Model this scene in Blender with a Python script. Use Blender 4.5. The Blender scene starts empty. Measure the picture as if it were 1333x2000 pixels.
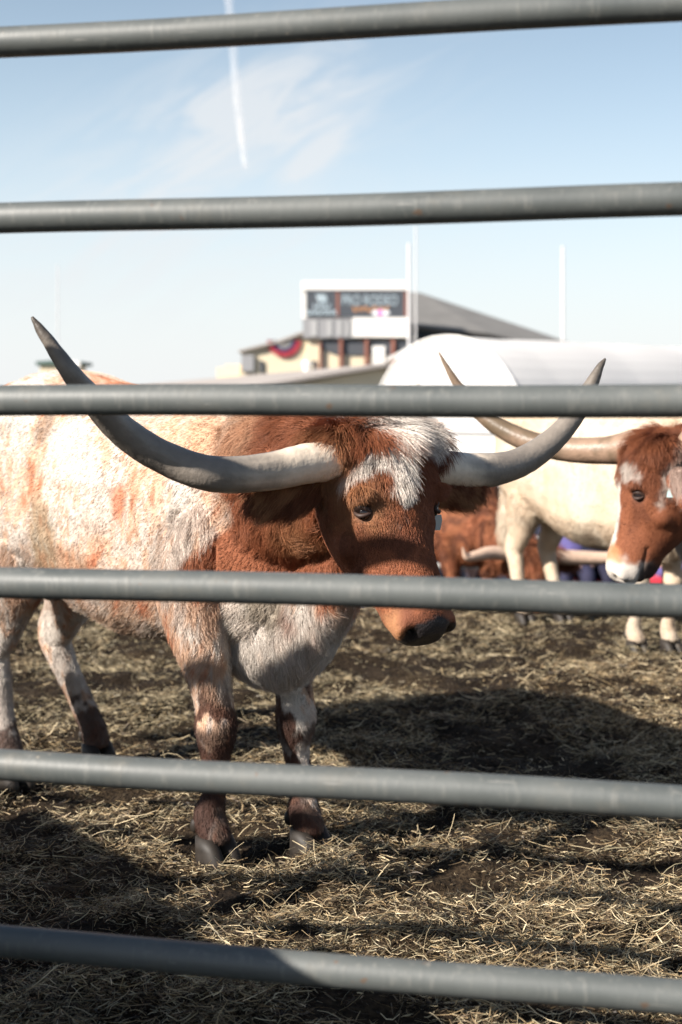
import bpy, bmesh, math, random
import numpy as np
from mathutils import Vector, Matrix

C = bpy.context.scene.collection
RNG = np.random.default_rng(7)
random.seed(7)

# ------------------------------------------------------------------ camera, sky, sun, exposure
EYE = 1.25
FPX = 2778.0                                   # focal length in photo pixels (50 mm lens, 36 mm sensor height)
def at(px, py, Y):                             # photo pixel + distance -> point in the world
    return Vector(((px - 666.5) / FPX * Y, Y, EYE + (785.0 - py) / FPX * Y))

cam_d = bpy.data.cameras.new("camera")
cam = bpy.data.objects.new("camera", cam_d); C.objects.link(cam)
cam.location = (0, 0, EYE); cam.rotation_euler = (math.radians(90), 0, 0)
cam_d.sensor_width = 36; cam_d.sensor_height = 36; cam_d.sensor_fit = 'AUTO'; cam_d.lens = 50
cam_d.shift_y = -0.1075
cam_d.clip_start = 0.05; cam_d.clip_end = 20000
cam_d.dof.use_dof = True; cam_d.dof.focus_distance = 3.38; cam_d.dof.aperture_fstop = 3.2
bpy.context.scene.camera = cam

SUN_AZ = Vector((-0.839, -0.545, 0)).normalized()  # horizontal direction towards the sun
SUN_EL = math.radians(31.6)
sun_d = bpy.data.lights.new("sun", 'SUN'); sun_d.energy = 5.0; sun_d.angle = math.radians(0.5); sun_d.color = (1.0, 0.925, 0.835)
sun = bpy.data.objects.new("sun", sun_d); C.objects.link(sun)
to_sun = Vector((SUN_AZ.x * math.cos(SUN_EL), SUN_AZ.y * math.cos(SUN_EL), math.sin(SUN_EL)))
sun.rotation_euler = to_sun.to_track_quat('Z', 'Y').to_euler()

W = bpy.data.worlds.new("World"); bpy.context.scene.world = W; W.use_nodes = True
wt = W.node_tree; wt.nodes.clear()
def wn(t, **k):
    n = wt.nodes.new(t)
    for a, b in k.items(): setattr(n, a, b)
    return n
def wl(a, b): wt.links.new(a, b)
def wmath(op, a, b=None, clamp=False):
    n = wn('ShaderNodeMath', operation=op); n.use_clamp = clamp
    for i, v in enumerate((a, b)):
        if v is None: continue
        if isinstance(v, (int, float)): n.inputs[i].default_value = v
        else: wl(v, n.inputs[i])
    return n.outputs[0]
sky = wn('ShaderNodeTexSky', sky_type='NISHITA'); sky.sun_disc = False
sky.sun_elevation = SUN_EL; sky.sun_rotation = math.atan2(SUN_AZ.x, SUN_AZ.y)
sky.altitude = 100; sky.air_density = 1.0; sky.dust_density = 0.7; sky.ozone_density = 1.6
tc = wn('ShaderNodeTexCoord'); sep = wn('ShaderNodeSeparateXYZ'); wl(tc.outputs['Generated'], sep.inputs[0])
yy = wmath('MAXIMUM', sep.outputs[1], 0.05)
cu = wmath('DIVIDE', sep.outputs[0], yy); cv = wmath('DIVIDE', sep.outputs[2], yy)
def blob(px, py, rx, ry, rot):                  # soft patch of sky round a direction, 0..1
    u0, v0 = (px - 666.5) / FPX, (785 - py) / FPX
    du = wmath('SUBTRACT', cu, u0); dv = wmath('SUBTRACT', cv, v0)
    c, s = math.cos(rot), math.sin(rot)
    a = wmath('ADD', wmath('MULTIPLY', du, c / (rx / FPX)), wmath('MULTIPLY', dv, s / (rx / FPX)))
    b = wmath('ADD', wmath('MULTIPLY', du, -s / (ry / FPX)), wmath('MULTIPLY', dv, c / (ry / FPX)))
    r2 = wmath('ADD', wmath('MULTIPLY', a, a), wmath('MULTIPLY', b, b))
    return wmath('POWER', 2.718, wmath('MULTIPLY', r2, -1.0))
comb = wn('ShaderNodeCombineXYZ'); wl(wmath('ADD', cu, wmath('MULTIPLY', cv, 0.5)), comb.inputs[0]); wl(wmath('MULTIPLY', wmath('SUBTRACT', cv, wmath('MULTIPLY', cu, 0.5)), 3.6), comb.inputs[1])
ns = wn('ShaderNodeTexNoise'); ns.inputs['Scale'].default_value = 9; ns.inputs['Detail'].default_value = 7; ns.inputs['Roughness'].default_value = 0.62; ns.inputs['Distortion'].default_value = 1.1
wl(comb.outputs[0], ns.inputs['Vector'])
nz = wn('ShaderNodeMapRange'); nz.inputs[1].default_value = 0.40; nz.inputs[2].default_value = 0.64; wl(ns.outputs[0], nz.inputs[0])
patch = wmath('ADD', blob(440, 270, 360, 140, 0.42), wmath('MULTIPLY', blob(596, 325, 95, 20, 0.75), 1.4))
patch = wmath('ADD', patch, wmath('MULTIPLY', blob(520, 205, 150, 80, 0.1), 0.7))
patch = wmath('ADD', patch, wmath('MULTIPLY', blob(250, 520, 560, 130, 0.1), 0.55))
cl = wmath('MULTIPLY', patch, wmath('ADD', wmath('MULTIPLY', nz.outputs[0], 0.85), 0.22), True)
cl = wmath('MULTIPLY', cl, 0.74)
hq = wmath('DIVIDE', wmath('MAXIMUM', sep.outputs[2], 0.0), 0.33)
hz = wmath('POWER', 2.718, wmath('MULTIPLY', wmath('MULTIPLY', hq, hq), -1.0))                    # pale haze low in the sky
mixh = wn('ShaderNodeMix', data_type='RGBA', blend_type='ADD'); wl(hz, mixh.inputs[0]); wl(sky.outputs[0], mixh.inputs[6]); mixh.inputs[7].default_value = (3.9, 4.6, 4.8, 1)
hq2 = wmath('DIVIDE', wmath('MAXIMUM', sep.outputs[2], 0.0), 0.13)
hz2 = wmath('MULTIPLY', wmath('POWER', 2.718, wmath('MULTIPLY', wmath('MULTIPLY', hq2, hq2), -1.0)), 0.85)
mixh2 = wn('ShaderNodeMix', data_type='RGBA'); wl(hz2, mixh2.inputs[0]); wl(mixh.outputs[2], mixh2.inputs[6]); mixh2.inputs[7].default_value = (9.3, 9.45, 9.6, 1)
mixc = wn('ShaderNodeMix', data_type='RGBA'); wl(cl, mixc.inputs[0]); wl(mixh2.outputs[2], mixc.inputs[6]); mixc.inputs[7].default_value = (8.7, 8.9, 9.1, 1)
bg = wn('ShaderNodeBackground'); bg.inputs[1].default_value = 0.05; wl(mixc.outputs[2], bg.inputs[0])
wo = wn('ShaderNodeOutputWorld'); wl(bg.outputs[0], wo.inputs[0])

vs = bpy.context.scene.view_settings
vs.view_transform = 'Standard'; vs.look = 'None'; vs.gamma = 1.0; vs.use_curve_mapping = False
vs.exposure = 0.98
cy = bpy.context.scene.cycles
bpy.context.scene.render.engine = 'CYCLES'
cy.max_bounces = 6; cy.transparent_max_bounces = 12
bpy.context.scene.cycles_curves.shape = 'RIBBONS'

# ------------------------------------------------------------------ helpers
def _hash(i, j, k, seed):
    h = (i * 374761393 + j * 668265263 + k * 2147483647 + seed * 974634777) & 0xFFFFFFFF
    h = ((h ^ (h >> 13)) * 1274126177) & 0xFFFFFFFF
    h = ((h ^ (h >> 16)) * 2246822519) & 0xFFFFFFFF
    return ((h ^ (h >> 15)) & 0xFFFF) / 65535.0
def noise(p, seed=0):                            # smooth lattice noise 0..1, p (N,3)
    p = np.asarray(p, float); f = np.floor(p); i = f.astype(np.int64); t = p - f; t = t * t * (3 - 2 * t)
    out = np.zeros(len(p))
    for a in (0, 1):
        for b in (0, 1):
            for c in (0, 1):
                w = (t[:, 0] if a else 1 - t[:, 0]) * (t[:, 1] if b else 1 - t[:, 1]) * (t[:, 2] if c else 1 - t[:, 2])
                out += w * _hash(i[:, 0] + a, i[:, 1] + b, i[:, 2] + c, seed)
    return out
def fbm(p, seed=0, octs=4, gain=0.5):
    p = np.asarray(p, float); s = 0; a = 1.0; tot = 0
    for o in range(octs):
        s = s + a * noise(p * 2 ** o, seed + o * 17); tot += a; a *= gain
    return s / tot
def sstep(a, b, x): t = np.clip((x - a) / (b - a), 0, 1); return t * t * (3 - 2 * t)

def mat(name, col=(0.5, 0.5, 0.5), rough=0.6, metal=0.0, spec=0.5, noise_amt=0.0, noise_scale=8.0, attr=None, bump=0.0, bump_scale=60.0):
    m = bpy.data.materials.new(name); m.use_nodes = True
    nt = m.node_tree; b = nt.nodes['Principled BSDF']
    b.inputs['Roughness'].default_value = rough; b.inputs['Metallic'].default_value = metal
    b.inputs['Specular IOR Level'].default_value = spec
    b.inputs['Base Color'].default_value = (*col, 1)
    tcn = nt.nodes.new('ShaderNodeTexCoord')
    src = None
    if attr:
        a = nt.nodes.new('ShaderNodeAttribute'); a.attribute_name = attr; src = a.outputs['Color']
    if noise_amt > 0:
        n = nt.nodes.new('ShaderNodeTexNoise'); n.inputs['Scale'].default_value = noise_scale; n.inputs['Detail'].default_value = 6
        nt.links.new(tcn.outputs['Object'], n.inputs['Vector'])
        mr = nt.nodes.new('ShaderNodeMapRange'); mr.inputs[1].default_value = 0.3; mr.inputs[2].default_value = 0.7
        mr.inputs[3].default_value = 1 - noise_amt; mr.inputs[4].default_value = 1 + noise_amt
        nt.links.new(n.outputs[0], mr.inputs[0])
        mx = nt.nodes.new('ShaderNodeMix'); mx.data_type = 'RGBA'; mx.blend_type = 'MULTIPLY'; mx.inputs[0].default_value = 1
        if src: nt.links.new(src, mx.inputs[6])
        else: mx.inputs[6].default_value = (*col, 1)
        nt.links.new(mr.outputs[0], mx.inputs[7]); src = mx.outputs[2]
    if src: nt.links.new(src, b.inputs['Base Color'])
    if bump > 0:
        n2 = nt.nodes.new('ShaderNodeTexNoise'); n2.inputs['Scale'].default_value = bump_scale; n2.inputs['Detail'].default_value = 5
        nt.links.new(tcn.outputs['Object'], n2.inputs['Vector'])
        bp = nt.nodes.new('ShaderNodeBump'); bp.inputs['Strength'].default_value = bump; bp.inputs['Distance'].default_value = 0.01
        nt.links.new(n2.outputs[0], bp.inputs['Height']); nt.links.new(bp.outputs[0], b.inputs['Normal'])
    return m

def tag(o, label=None, cat=None, group=None, kind=None):
    if label: o['label'] = label
    if cat: o['category'] = cat
    if group: o['group'] = group
    if kind: o['kind'] = kind
    return o
def empty(name, loc=(0, 0, 0), rz=0.0):
    o = bpy.data.objects.new(name, None); C.objects.link(o); o.location = loc; o.rotation_euler.z = rz
    return o
def link_mesh(name, me, m=None, parent=None, smooth=False):
    o = bpy.data.objects.new(name, me); C.objects.link(o)
    if m: me.materials.append(m)
    if parent: o.parent = parent
    if smooth: me.polygons.foreach_set('use_smooth', [True] * len(me.polygons))
    return o
def mesh_np(name, verts, faces):                # faces (M,k) same arity
    me = bpy.data.meshes.new(name)
    verts = np.asarray(verts, np.float32); faces = np.asarray(faces, np.int32)
    k = faces.shape[1]
    me.vertices.add(len(verts)); me.vertices.foreach_set('co', verts.ravel())
    me.loops.add(faces.size); me.loops.foreach_set('vertex_index', faces.ravel())
    me.polygons.add(len(faces)); me.polygons.foreach_set('loop_start', np.arange(0, faces.size, k, dtype=np.int32))
    me.update(calc_edges=True); me.validate()
    return me
class MB:                                        # collects simple shapes into one mesh
    def __init__(s): s.bm = bmesh.new()
    def box(s, lo, hi, bevel=0.0, rz=0.0, piv=None):
        lo, hi = Vector(lo), Vector(hi); c = (lo + hi) / 2; d = hi - lo
        r = bmesh.ops.create_cube(s.bm, size=1.0); vs_ = r['verts']
        for v in vs_: v.co = Vector((v.co.x * d.x, v.co.y * d.y, v.co.z * d.z)) + c
        if bevel > 0:
            es = list({e for v in vs_ for e in v.link_edges})
            bmesh.ops.bevel(s.bm, geom=es, offset=bevel, segments=2, affect='EDGES', profile=0.5)
        return s
    def tube(s, pts, rads, n=16, caps=True):
        pts = [Vector(p) for p in pts]
        if not hasattr(rads, '__len__'): rads = [rads] * len(pts)
        rings = []; ref = None
        for i, p in enumerate(pts):
            t = (pts[min(i + 1, len(pts) - 1)] - pts[max(i - 1, 0)]).normalized()
            if ref is None:
                ref = Vector((0, 0, 1)) if abs(t.z) < 0.9 else Vector((1, 0, 0))
            a = (ref - t * ref.dot(t)).normalized(); ref = a; b = t.cross(a)
            rings.append([s.bm.verts.new(p + (a * math.cos(q) + b * math.sin(q)) * rads[i]) for q in [2 * math.pi * k / n for k in range(n)]])
        for r0, r1 in zip(rings, rings[1:]):
            for k in range(n): s.bm.faces.new((r0[k], r0[(k + 1) % n], r1[(k + 1) % n], r1[k]))
        if caps:
            s.bm.faces.new(rings[0][::-1]); s.bm.faces.new(rings[-1])
        return s
    def ring(s, sections):                       # loft: list of closed sections (lists of points)
        rings = [[s.bm.verts.new(p) for p in sec] for sec in sections]; n = len(rings[0])
        for r0, r1 in zip(rings, rings[1:]):
            for k in range(n): s.bm.faces.new((r0[k], r0[(k + 1) % n], r1[(k + 1) % n], r1[k]))
        s.bm.faces.new(rings[0][::-1]); s.bm.faces.new(rings[-1])
        return s
    def poly_prism(s, pts, vec):                 # extrude a polygon along vec
        vec = Vector(vec)
        s.ring([[Vector(p) for p in pts], [Vector(p) + vec for p in pts]]); return s
    def ball(s, c, r, u=20, v=14):
        rr = bmesh.ops.create_uvsphere(s.bm, u_segments=u, v_segments=v, radius=1.0)
        r = Vector(r) if hasattr(r, '__len__') else Vector((r, r, r))
        for q in rr['verts']: q.co = Vector((q.co.x * r.x, q.co.y * r.y, q.co.z * r.z)) + Vector(c)
        return s
    def build(s, name, m=None, parent=None, smooth=False, wrap=None):
        bmesh.ops.recalc_face_normals(s.bm, faces=s.bm.faces)
        me = bpy.data.meshes.new(name); s.bm.to_mesh(me); s.bm.free()
        return link_mesh(name, me, m, parent, smooth)
def crm(pts, n):                                 # Catmull-Rom resampling of rows (any columns)
    P = np.asarray(pts, float); P = np.vstack([2 * P[0] - P[1], P, 2 * P[-1] - P[-2]]); out = []
    k = len(P) - 3
    for q in np.linspace(0, k - 1e-6, n):
        i = int(q); t = q - i; a, b, c, d = P[i:i + 4]
        out.append(0.5 * (2 * b + (c - a) * t + (2 * a - 5 * b + 4 * c - d) * t * t + (3 * b - a - 3 * c + d) * t ** 3))
    return np.array(out)

# ------------------------------------------------------------------ ground
def ground_h(x, y):
    x = np.asarray(x, float); y = np.asarray(y, float)
    p = np.stack([x, y, np.zeros_like(x)], 1)
    m = sstep(40, 12, np.hypot(x, y))
    h = (fbm(p * 1.3, 3, 3) - 0.5) * 0.08 + (fbm(p * 5.0, 5, 3) - 0.5) * 0.10 + (fbm(p * 20.0, 9, 2) - 0.5) * 0.03
    h = h * m
    slope = -0.95 * sstep(8.3, 12.2, y)
    return h + slope
def axis(a0, a1, st, far, grow=1.35):
    v = list(np.arange(a0, a1 + 1e-6, st)); s = st; q = a1
    while q < far: s *= grow; q += s; v.append(q)
    s = st; q = a0; lo = []
    while q > -far: s *= grow; q -= s; lo.append(q)
    return np.array(lo[::-1] + v)
gx = axis(-2.6, 2.9, 0.022, 4000); gy = axis(1.9, 9.2, 0.022, 6000)
GX, GY = np.meshgrid(gx, gy); gv = np.stack([GX.ravel(), GY.ravel(), ground_h(GX.ravel(), GY.ravel())], 1)
nx_, ny_ = len(gx), len(gy)
ii = (np.arange(ny_ - 1)[:, None] * nx_ + np.arange(nx_ - 1)[None, :]).ravel()
ground_me = mesh_np('ground', gv, np.stack([ii, ii + 1, ii + nx_ + 1, ii + nx_], 1))
gm = mat('soil', (0.06, 0.045, 0.03), 0.95, spec=0.15)
nt = gm.node_tree; b = nt.nodes['Principled BSDF']
tcn = nt.nodes.new('ShaderNodeTexCoord')
n1 = nt.nodes.new('ShaderNodeTexNoise'); n1.inputs['Scale'].default_value = 2.2; n1.inputs['Detail'].default_value = 8; nt.links.new(tcn.outputs['Object'], n1.inputs['Vector'])
n2 = nt.nodes.new('ShaderNodeTexNoise'); n2.inputs['Scale'].default_value = 70; n2.inputs['Detail'].default_value = 6; nt.links.new(tcn.outputs['Object'], n2.inputs['Vector'])
ad = nt.nodes.new('ShaderNodeMath'); ad.operation = 'MULTIPLY'; nt.links.new(n1.outputs[0], ad.inputs[0]); nt.links.new(n2.outputs[0], ad.inputs[1])
cr = nt.nodes.new('ShaderNodeValToRGB'); e = cr.color_ramp.elements
e[0].position = 0.14; e[0].color = (0.011, 0.0075, 0.005, 1); e[1].position = 0.42; e[1].color = (0.060, 0.042, 0.024, 1)
k = cr.color_ramp.elements.new(0.26); k.color = (0.024, 0.016, 0.0095, 1)
nt.links.new(ad.outputs[0], cr.inputs[0]); nt.links.new(cr.outputs[0], b.inputs['Base Color'])
bp = nt.nodes.new('ShaderNodeBump'); bp.inputs['Strength'].default_value = 0.9; bp.inputs['Distance'].default_value = 0.02
nt.links.new(n2.outputs[0], bp.inputs['Height']); nt.links.new(bp.outputs[0], b.inputs['Normal'])
ground = link_mesh('ground', ground_me, gm, smooth=True); tag(ground, kind='structure')

# straw and hay lying over the soil (nobody could count it)
def straw_mesh(n, ymin, ymax, lmin, lmax, wmin, wmax, lift, seed, near_bias, tint):
    r = np.random.default_rng(seed)
    cand = int(n * 2.6)
    t = r.random(cand); y = ymin * (ymax / ymin) ** (t ** near_bias)
    x = (r.random(cand) * 2 - 1) * (0.30 * y + 0.25) + 0.02 * y
    d = fbm(np.stack([x * 1.6, y * 2.1, np.full(cand, 3.3)], 1), 21, 3); d2 = fbm(np.stack([x * 7, y * 8, np.full(cand, 1.3)], 1), 31, 2)
    keep = r.random(cand) < 0.06 + 1.0 * sstep(0.40, 0.60, 0.5 * d + 0.5 * d2)
    x, y, d = x[keep][:n], y[keep][:n], d[keep][:n]; n = len(x)
    z = ground_h(x, y) + r.random(n) ** 1.6 * lift - 0.002
    L = lmin * (lmax / lmin) ** (r.random(n) ** 1.7); w = (wmin + (wmax - wmin) * r.random(n) ** 1.5) * (1 + 0.16 * np.clip(y - 3.5, 0, 5))
    yaw = r.normal(0, 0.9, n) + np.where(r.random(n) < 0.35, r.random(n) * 6.28, 0) + 0.35 * np.sin(x * 3 + y * 2)
    pit = r.normal(0.03, 0.27, n); pit = np.where(r.random(n) < 0.04, r.random(n) * 0.9, pit)
    D = np.stack([np.cos(yaw) * np.cos(pit), np.sin(yaw) * np.cos(pit), np.sin(pit)], 1)
    S = np.stack([-np.sin(yaw), np.cos(yaw), np.zeros(n)], 1); U = np.cross(D, S)
    roll = r.random(n) * 3.14; Wd = S * np.cos(roll)[:, None] + U * np.sin(roll)[:, None]
    bend = r.normal(0, 0.15, n) * L; bend2 = r.normal(0, 0.11, n) * L
    base = np.stack([x, y, z + 0.5 * np.abs(np.sin(pit)) * L * 0.8], 1)
    ts = np.array([-0.5, -0.2, 0.15, 0.5]); V = []
    for q in ts:
        p = base + D * (q * L)[:, None] + S * (bend * (q * q * 4 - 0.4))[:, None] + np.array([0, 0, 1]) * (bend2 * (q * q * 4 - 0.4))[:, None]
        ww = (w * (1 - 0.5 * abs(q + 0.1)))[:, None]
        V += [p - Wd * ww, p + Wd * ww]
    V = np.stack(V, 1)                           # n,8,3
    idx = np.arange(n)[:, None] * 8
    F = np.concatenate([idx + np.array([[2 * k, 2 * k + 1, 2 * k + 3, 2 * k + 2]]) for k in range(3)], 0)
    me = mesh_np('straw', V.reshape(-1, 3), F)
    pal = np.array(tint); ci = r.choice(len(pal), n, p=[0.28, 0.22, 0.18, 0.18, 0.14]); col = pal[ci] * (0.65 + 0.6 * r.random((n, 1)))
    green = sstep(0.5, 0.62, fbm(np.stack([x * 0.9, y * 1.0, np.full(n, 9.3)], 1), 51, 2))[:, None] * sstep(4.2, 5.4, y)[:, None]
    col = col * (1 - 0.35 * green) + np.array([0.29, 0.25, 0.155]) * 0.35 * green
    ca = me.color_attributes.new('col', 'FLOAT_COLOR', 'POINT')
    c4 = np.ones((n, 8, 4), np.float32); c4[:, :, :3] = col[:, None, :]
    ca.data.foreach_set('color', c4.ravel())
    return me
straw_m = mat('straw', rough=0.55, spec=0.4, attr='col')
pale = [(0.60, 0.49, 0.31), (0.36, 0.26, 0.14), (0.16, 0.11, 0.06), (0.28, 0.24, 0.15), (0.07, 0.048, 0.028)]
dark = [(0.17, 0.12, 0.066), (0.09, 0.061, 0.034), (0.037, 0.024, 0.014), (0.08, 0.061, 0.037), (0.022, 0.014, 0.009)]
o = link_mesh('straw', straw_mesh(125000, 2.2, 9.0, 0.012, 0.09, 0.0004, 0.0013, 0.034, 11, 0.95, pale), straw_m); tag(o, 'pale dry straw and hay strewn over the pen floor', 'straw', kind='stuff')
o = link_mesh('chaff', straw_mesh(90000, 2.2, 9.0, 0.008, 0.05, 0.0008, 0.0024, 0.012, 12, 1.0, dark), straw_m); tag(o, 'dark trampled chaff and dung covering the pen floor', 'chaff', kind='stuff')

# contrail, far away in the sky
ct = crm([(440, -60), (449, 20), (457, 110), (464, 200), (471, 260), (480, 332)], 30)
mb = MB(); R = []
for i, (px, py) in enumerate(ct): R.append(4000 / FPX * (4.2 + 3.2 * math.sin(min(1, (len(ct) - 1 - i) / 14) * 1.57) + 0.8 * math.sin(i * 1.9)) * (0.35 if i == len(ct) - 1 else 1))
mb.tube([at(px, py, 4000) for px, py in ct], R, 12)
vm = bpy.data.materials.new('vapour'); vm.use_nodes = True; nt = vm.node_tree
pb = nt.nodes['Principled BSDF']; pb.inputs['Base Color'].default_value = (0.95, 0.93, 0.92, 1); pb.inputs['Roughness'].default_value = 1
tcn = nt.nodes.new('ShaderNodeTexCoord'); nn = nt.nodes.new('ShaderNodeTexNoise'); nn.inputs['Scale'].default_value = 0.012; nn.inputs['Detail'].default_value = 4
nt.links.new(tcn.outputs['Object'], nn.inputs['Vector'])
mr = nt.nodes.new('ShaderNodeMapRange'); mr.inputs[1].default_value = 0.3; mr.inputs[2].default_value = 0.7; mr.inputs[3].default_value = 0.07; mr.inputs[4].default_value = 0.24
nt.links.new(nn.outputs[0], mr.inputs[0]); nt.links.new(mr.outputs[0], pb.inputs['Alpha'])
tag(mb.build('contrail', vm, smooth=True), 'thin white vapour trail crossing the blue sky', 'contrail')
# ------------------------------------------------------------------ far buildings
GZ = -1.0                                        # level of the fairground beyond the pen
m_cream = mat('cream_wall', (0.72, 0.62, 0.45), 0.85, noise_amt=0.06, noise_scale=0.6)
m_white = mat('white_paint', (0.82, 0.80, 0.77), 0.6, noise_amt=0.03, noise_scale=0.8)
m_roof = mat('grey_roof', (0.19, 0.183, 0.172), 0.85, noise_amt=0.12, noise_scale=0.5)
m_shed = mat('shed_roof', (0.38, 0.34, 0.31), 0.8, noise_amt=0.10, noise_scale=0.7)
m_dark = mat('opening_shade', (0.075, 0.082, 0.095), 0.8)  # recess and doorway shade painted as flat colour, lifted for distance haze
m_redw = mat('red_brown_paint', (0.25, 0.10, 0.07), 0.7)
m_grey = mat('grey_panel', (0.30, 0.30, 0.31), 0.6, noise_amt=0.05)
m_lgrey = mat('light_grey_panel', (0.42, 0.42, 0.42), 0.6)
m_glass = mat('dark_window', (0.05, 0.06, 0.08), 0.15)
m_green = mat('green_roof', (0.05, 0.10, 0.085), 0.7)
def emis(name, col, st):
    m = bpy.data.materials.new(name); m.use_nodes = True; p = m.node_tree.nodes['Principled BSDF']
    p.inputs['Base Color'].default_value = (0.02, 0.02, 0.022, 1); p.inputs['Roughness'].default_value = 0.4
    p.inputs['Emission Color'].default_value = (*col, 1); p.inputs['Emission Strength'].default_value = st
    return m
m_screen = emis('led_screen', (0.05, 0.055, 0.062), 1.0)
m_ltext = emis('pale_led_text', (0.34, 0.40, 0.42), 1.0)
m_otext = emis('orange_led_text', (0.45, 0.20, 0.07), 1.0)
m_wled = emis('white_led', (0.75, 0.73, 0.72), 1.0)
m_pled = emis('pink_led', (0.62, 0.16, 0.42), 1.0)

YB = 125.0
def bx(mbx, x0, y0, x1, y1, Y, depth, bevel=0.0):   # box whose front face spans two photo points at distance Y
    p, q = at(x0, y1, Y), at(x1, y0, Y)
    mbx.box((p.x, Y, p.z), (q.x, Y + depth, q.z), bevel); return mbx
def quadz(x, Y, z): return Vector((x, Y, z))

# scoreboard tower
sb = empty('scoreboard', at(695, 785, YB) * 1.0); sb.location.z = GZ
tag(sb, 'dark rodeo scoreboard screen under a white parapet on the stadium roof', 'scoreboard')
def sub(mbx, name, m, parent):
    o = mbx.build(name, m, parent); bpy.context.view_layer.update()
    o.matrix_parent_inverse = parent.matrix_world.inverted(); return o
bpy.context.view_layer.update()
f = bx(MB(), 590, 567, 802, 622, YB, 3.0); bx(f, 590, 549, 802, 567, YB - 0.5, 3.5, 0.06)
sub(f, 'parapet', m_white, sb)
f = bx(MB(), 598, 567, 794, 619, YB - 0.25, 0.25); scr = sub(f, 'screen', m_screen, sb)
f = bx(MB(), 657, 567, 663, 619, YB - 0.33, 0.08); bx(f, 790, 565, 795, 619, YB - 0.33, 0.08); bx(f, 664, 564, 790, 567.5, YB - 0.33, 0.08); sub(f, 'trim', m_redw, sb)
def text(name, body, px0, px1, py_top, py_bot, m, parent):
    cd = bpy.data.curves.new(name, 'FONT'); cd.body = body; cd.extrude = 0.02
    t = bpy.data.objects.new(name, cd); C.objects.link(t); cd.materials.append(m)
    bpy.context.view_layer.update(); d = t.dimensions
    a_, b_ = at(px0, py_bot, YB - 0.4), at(px1, py_top, YB - 0.4)
    bb = [Vector(c) for c in t.bound_box]; mnx = min(c.x for c in bb); mny = min(c.y for c in bb)
    sx, sz = (b_.x - a_.x) / d.x, (b_.z - a_.z) / d.y
    me = bpy.data.meshes.new_from_object(t.evaluated_get(bpy.context.evaluated_depsgraph_get()))
    bpy.data.objects.remove(t)
    for v in me.vertices: v.co = Vector((a_.x + (v.co.x - mnx) * sx, YB - 0.36 - v.co.z, a_.z + (v.co.y - mny) * sz))
    if not me.materials: me.materials.append(m)
    o = bpy.data.objects.new(name, me); C.objects.link(o); o.parent = parent; o.matrix_parent_inverse = sb.matrix_world.inverted()
    return o
text('lettering', 'PRO RODEO', 669, 777, 576, 596, m_ltext, sb)
def scrawl(px0, px1, y0, y1, n, m):                # a row of letters too far off to read
    pts = []
    for i in range(n + 1):
        x = px0 + (px1 - px0) * i / n; pts += [at(x, (y0, y1, (y0 + y1) / 2)[i % 3], YB - .36), at(x + (px1 - px0) / n * .45, (y1, y0, y1, y0)[i % 4], YB - .36)]
    return sub(MB().tube(pts, .075, 6), 'lettering', m, sb)
scrawl(690, 757, 599, 608, 9, m_otext); scrawl(613, 643, 594, 602, 5, m_ltext); scrawl(601, 656, 606, 614, 10, m_ltext)
f = MB(); f.tube([at(620, 585, YB - 0.36), at(627, 577, YB - 0.36), at(634, 578, YB - 0.36), at(638, 588, YB - 0.36)], 0.12, 8)
f.tube([at(618, 576, YB - 0.36), at(629, 582, YB - 0.36), at(637, 577, YB - 0.36)], 0.10, 8)
f.tube([at(622, 590, YB - 0.36), at(630, 586, YB - 0.36), at(636, 591, YB - 0.36)], 0.12, 8)
sub(f, 'emblem', m_ltext, sb)
f = MB(); f.ball(at(744, 611, YB - 0.36), (0.80, 0.06, 0.30), 20, 10); sub(f, 'badge', m_wled, sb)
f = MB(); f.ball(at(743, 611, YB - 0.40), (0.26, 0.07, 0.31), 16, 10); sub(f, 'badge_centre', m_pled, sb)
f = bx(MB(), 592, 623, 688, 660, YB - 0.2, 3.0); sub(f, 'louvre_panel', m_grey, sb)
for xa, wd_ in ((608, 12), (640, 9), (661, 7), (676, 5)): sub(bx(MB(), xa, 625, xa + wd_, 657, YB - 0.28, 0.08), 'louvre', m_lgrey, sb)
f = bx(MB(), 689, 620, 802, 658, YB - 0.3, 3.2); sub(f, 'white_panel', m_white, sb)

# stadium
st = empty('stadium', at(690, 785, YB + 2)); st.location.z = GZ
tag(st, 'cream stadium grandstand with a long grey sloping roof behind the tent', 'stadium')
bpy.context.view_layer.update()
f = MB(); p = at(470, 785, YB); q = at(600, 785, YB)
def wallpoly(pts, Y, d): return MB().poly_prism([at(x, y, Y) for x, y in pts], (0, d, 0))
def gnd(Y): return 785 + (EYE - GZ) * FPX / Y
g = gnd(YB)
sub(wallpoly([(472, g), (600, g), (600, 655), (545, 668), (472, 684)], YB + 0.6, 9), 'wall', m_cream, st)
sub(wallpoly([(600, g), (815, g), (815, 660), (600, 660)], YB + .35, 2), 'wall', m_cream, st)
sub(wallpoly([(466, 684), (545, 664), (604, 642), (604, 648), (545, 669), (466, 688)], YB + 0.1, 10), 'roof', m_shed, st)
sub(wallpoly([(628, 662), (812, 662), (812, 694), (660, 694), (628, 682)], YB + .2, 0.13), 'recess_shade_panel', m_dark, st)  # dark sheet proud of the wall, standing in for shade in a recess
for x in (666, 716, 768): sub(bx(MB(), x - 3.5, 660, x + 3.5, g, YB - 0.1, 0.28), 'column', m_redw, st)
rt = [at(x, y, Y) for x, y, Y in ((790, 569, YB + 22), (822, 572, YB + 22), (950, 617, YB + 17), (1145, 679, YB + 9), (1060, 676, YB + 6), (955, 652, YB + 5), (790, 633, YB + 5))]
sub(MB().ring([rt, [p + Vector((0, .3, -.35)) for p in rt]]), 'roof', m_roof, st)
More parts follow.
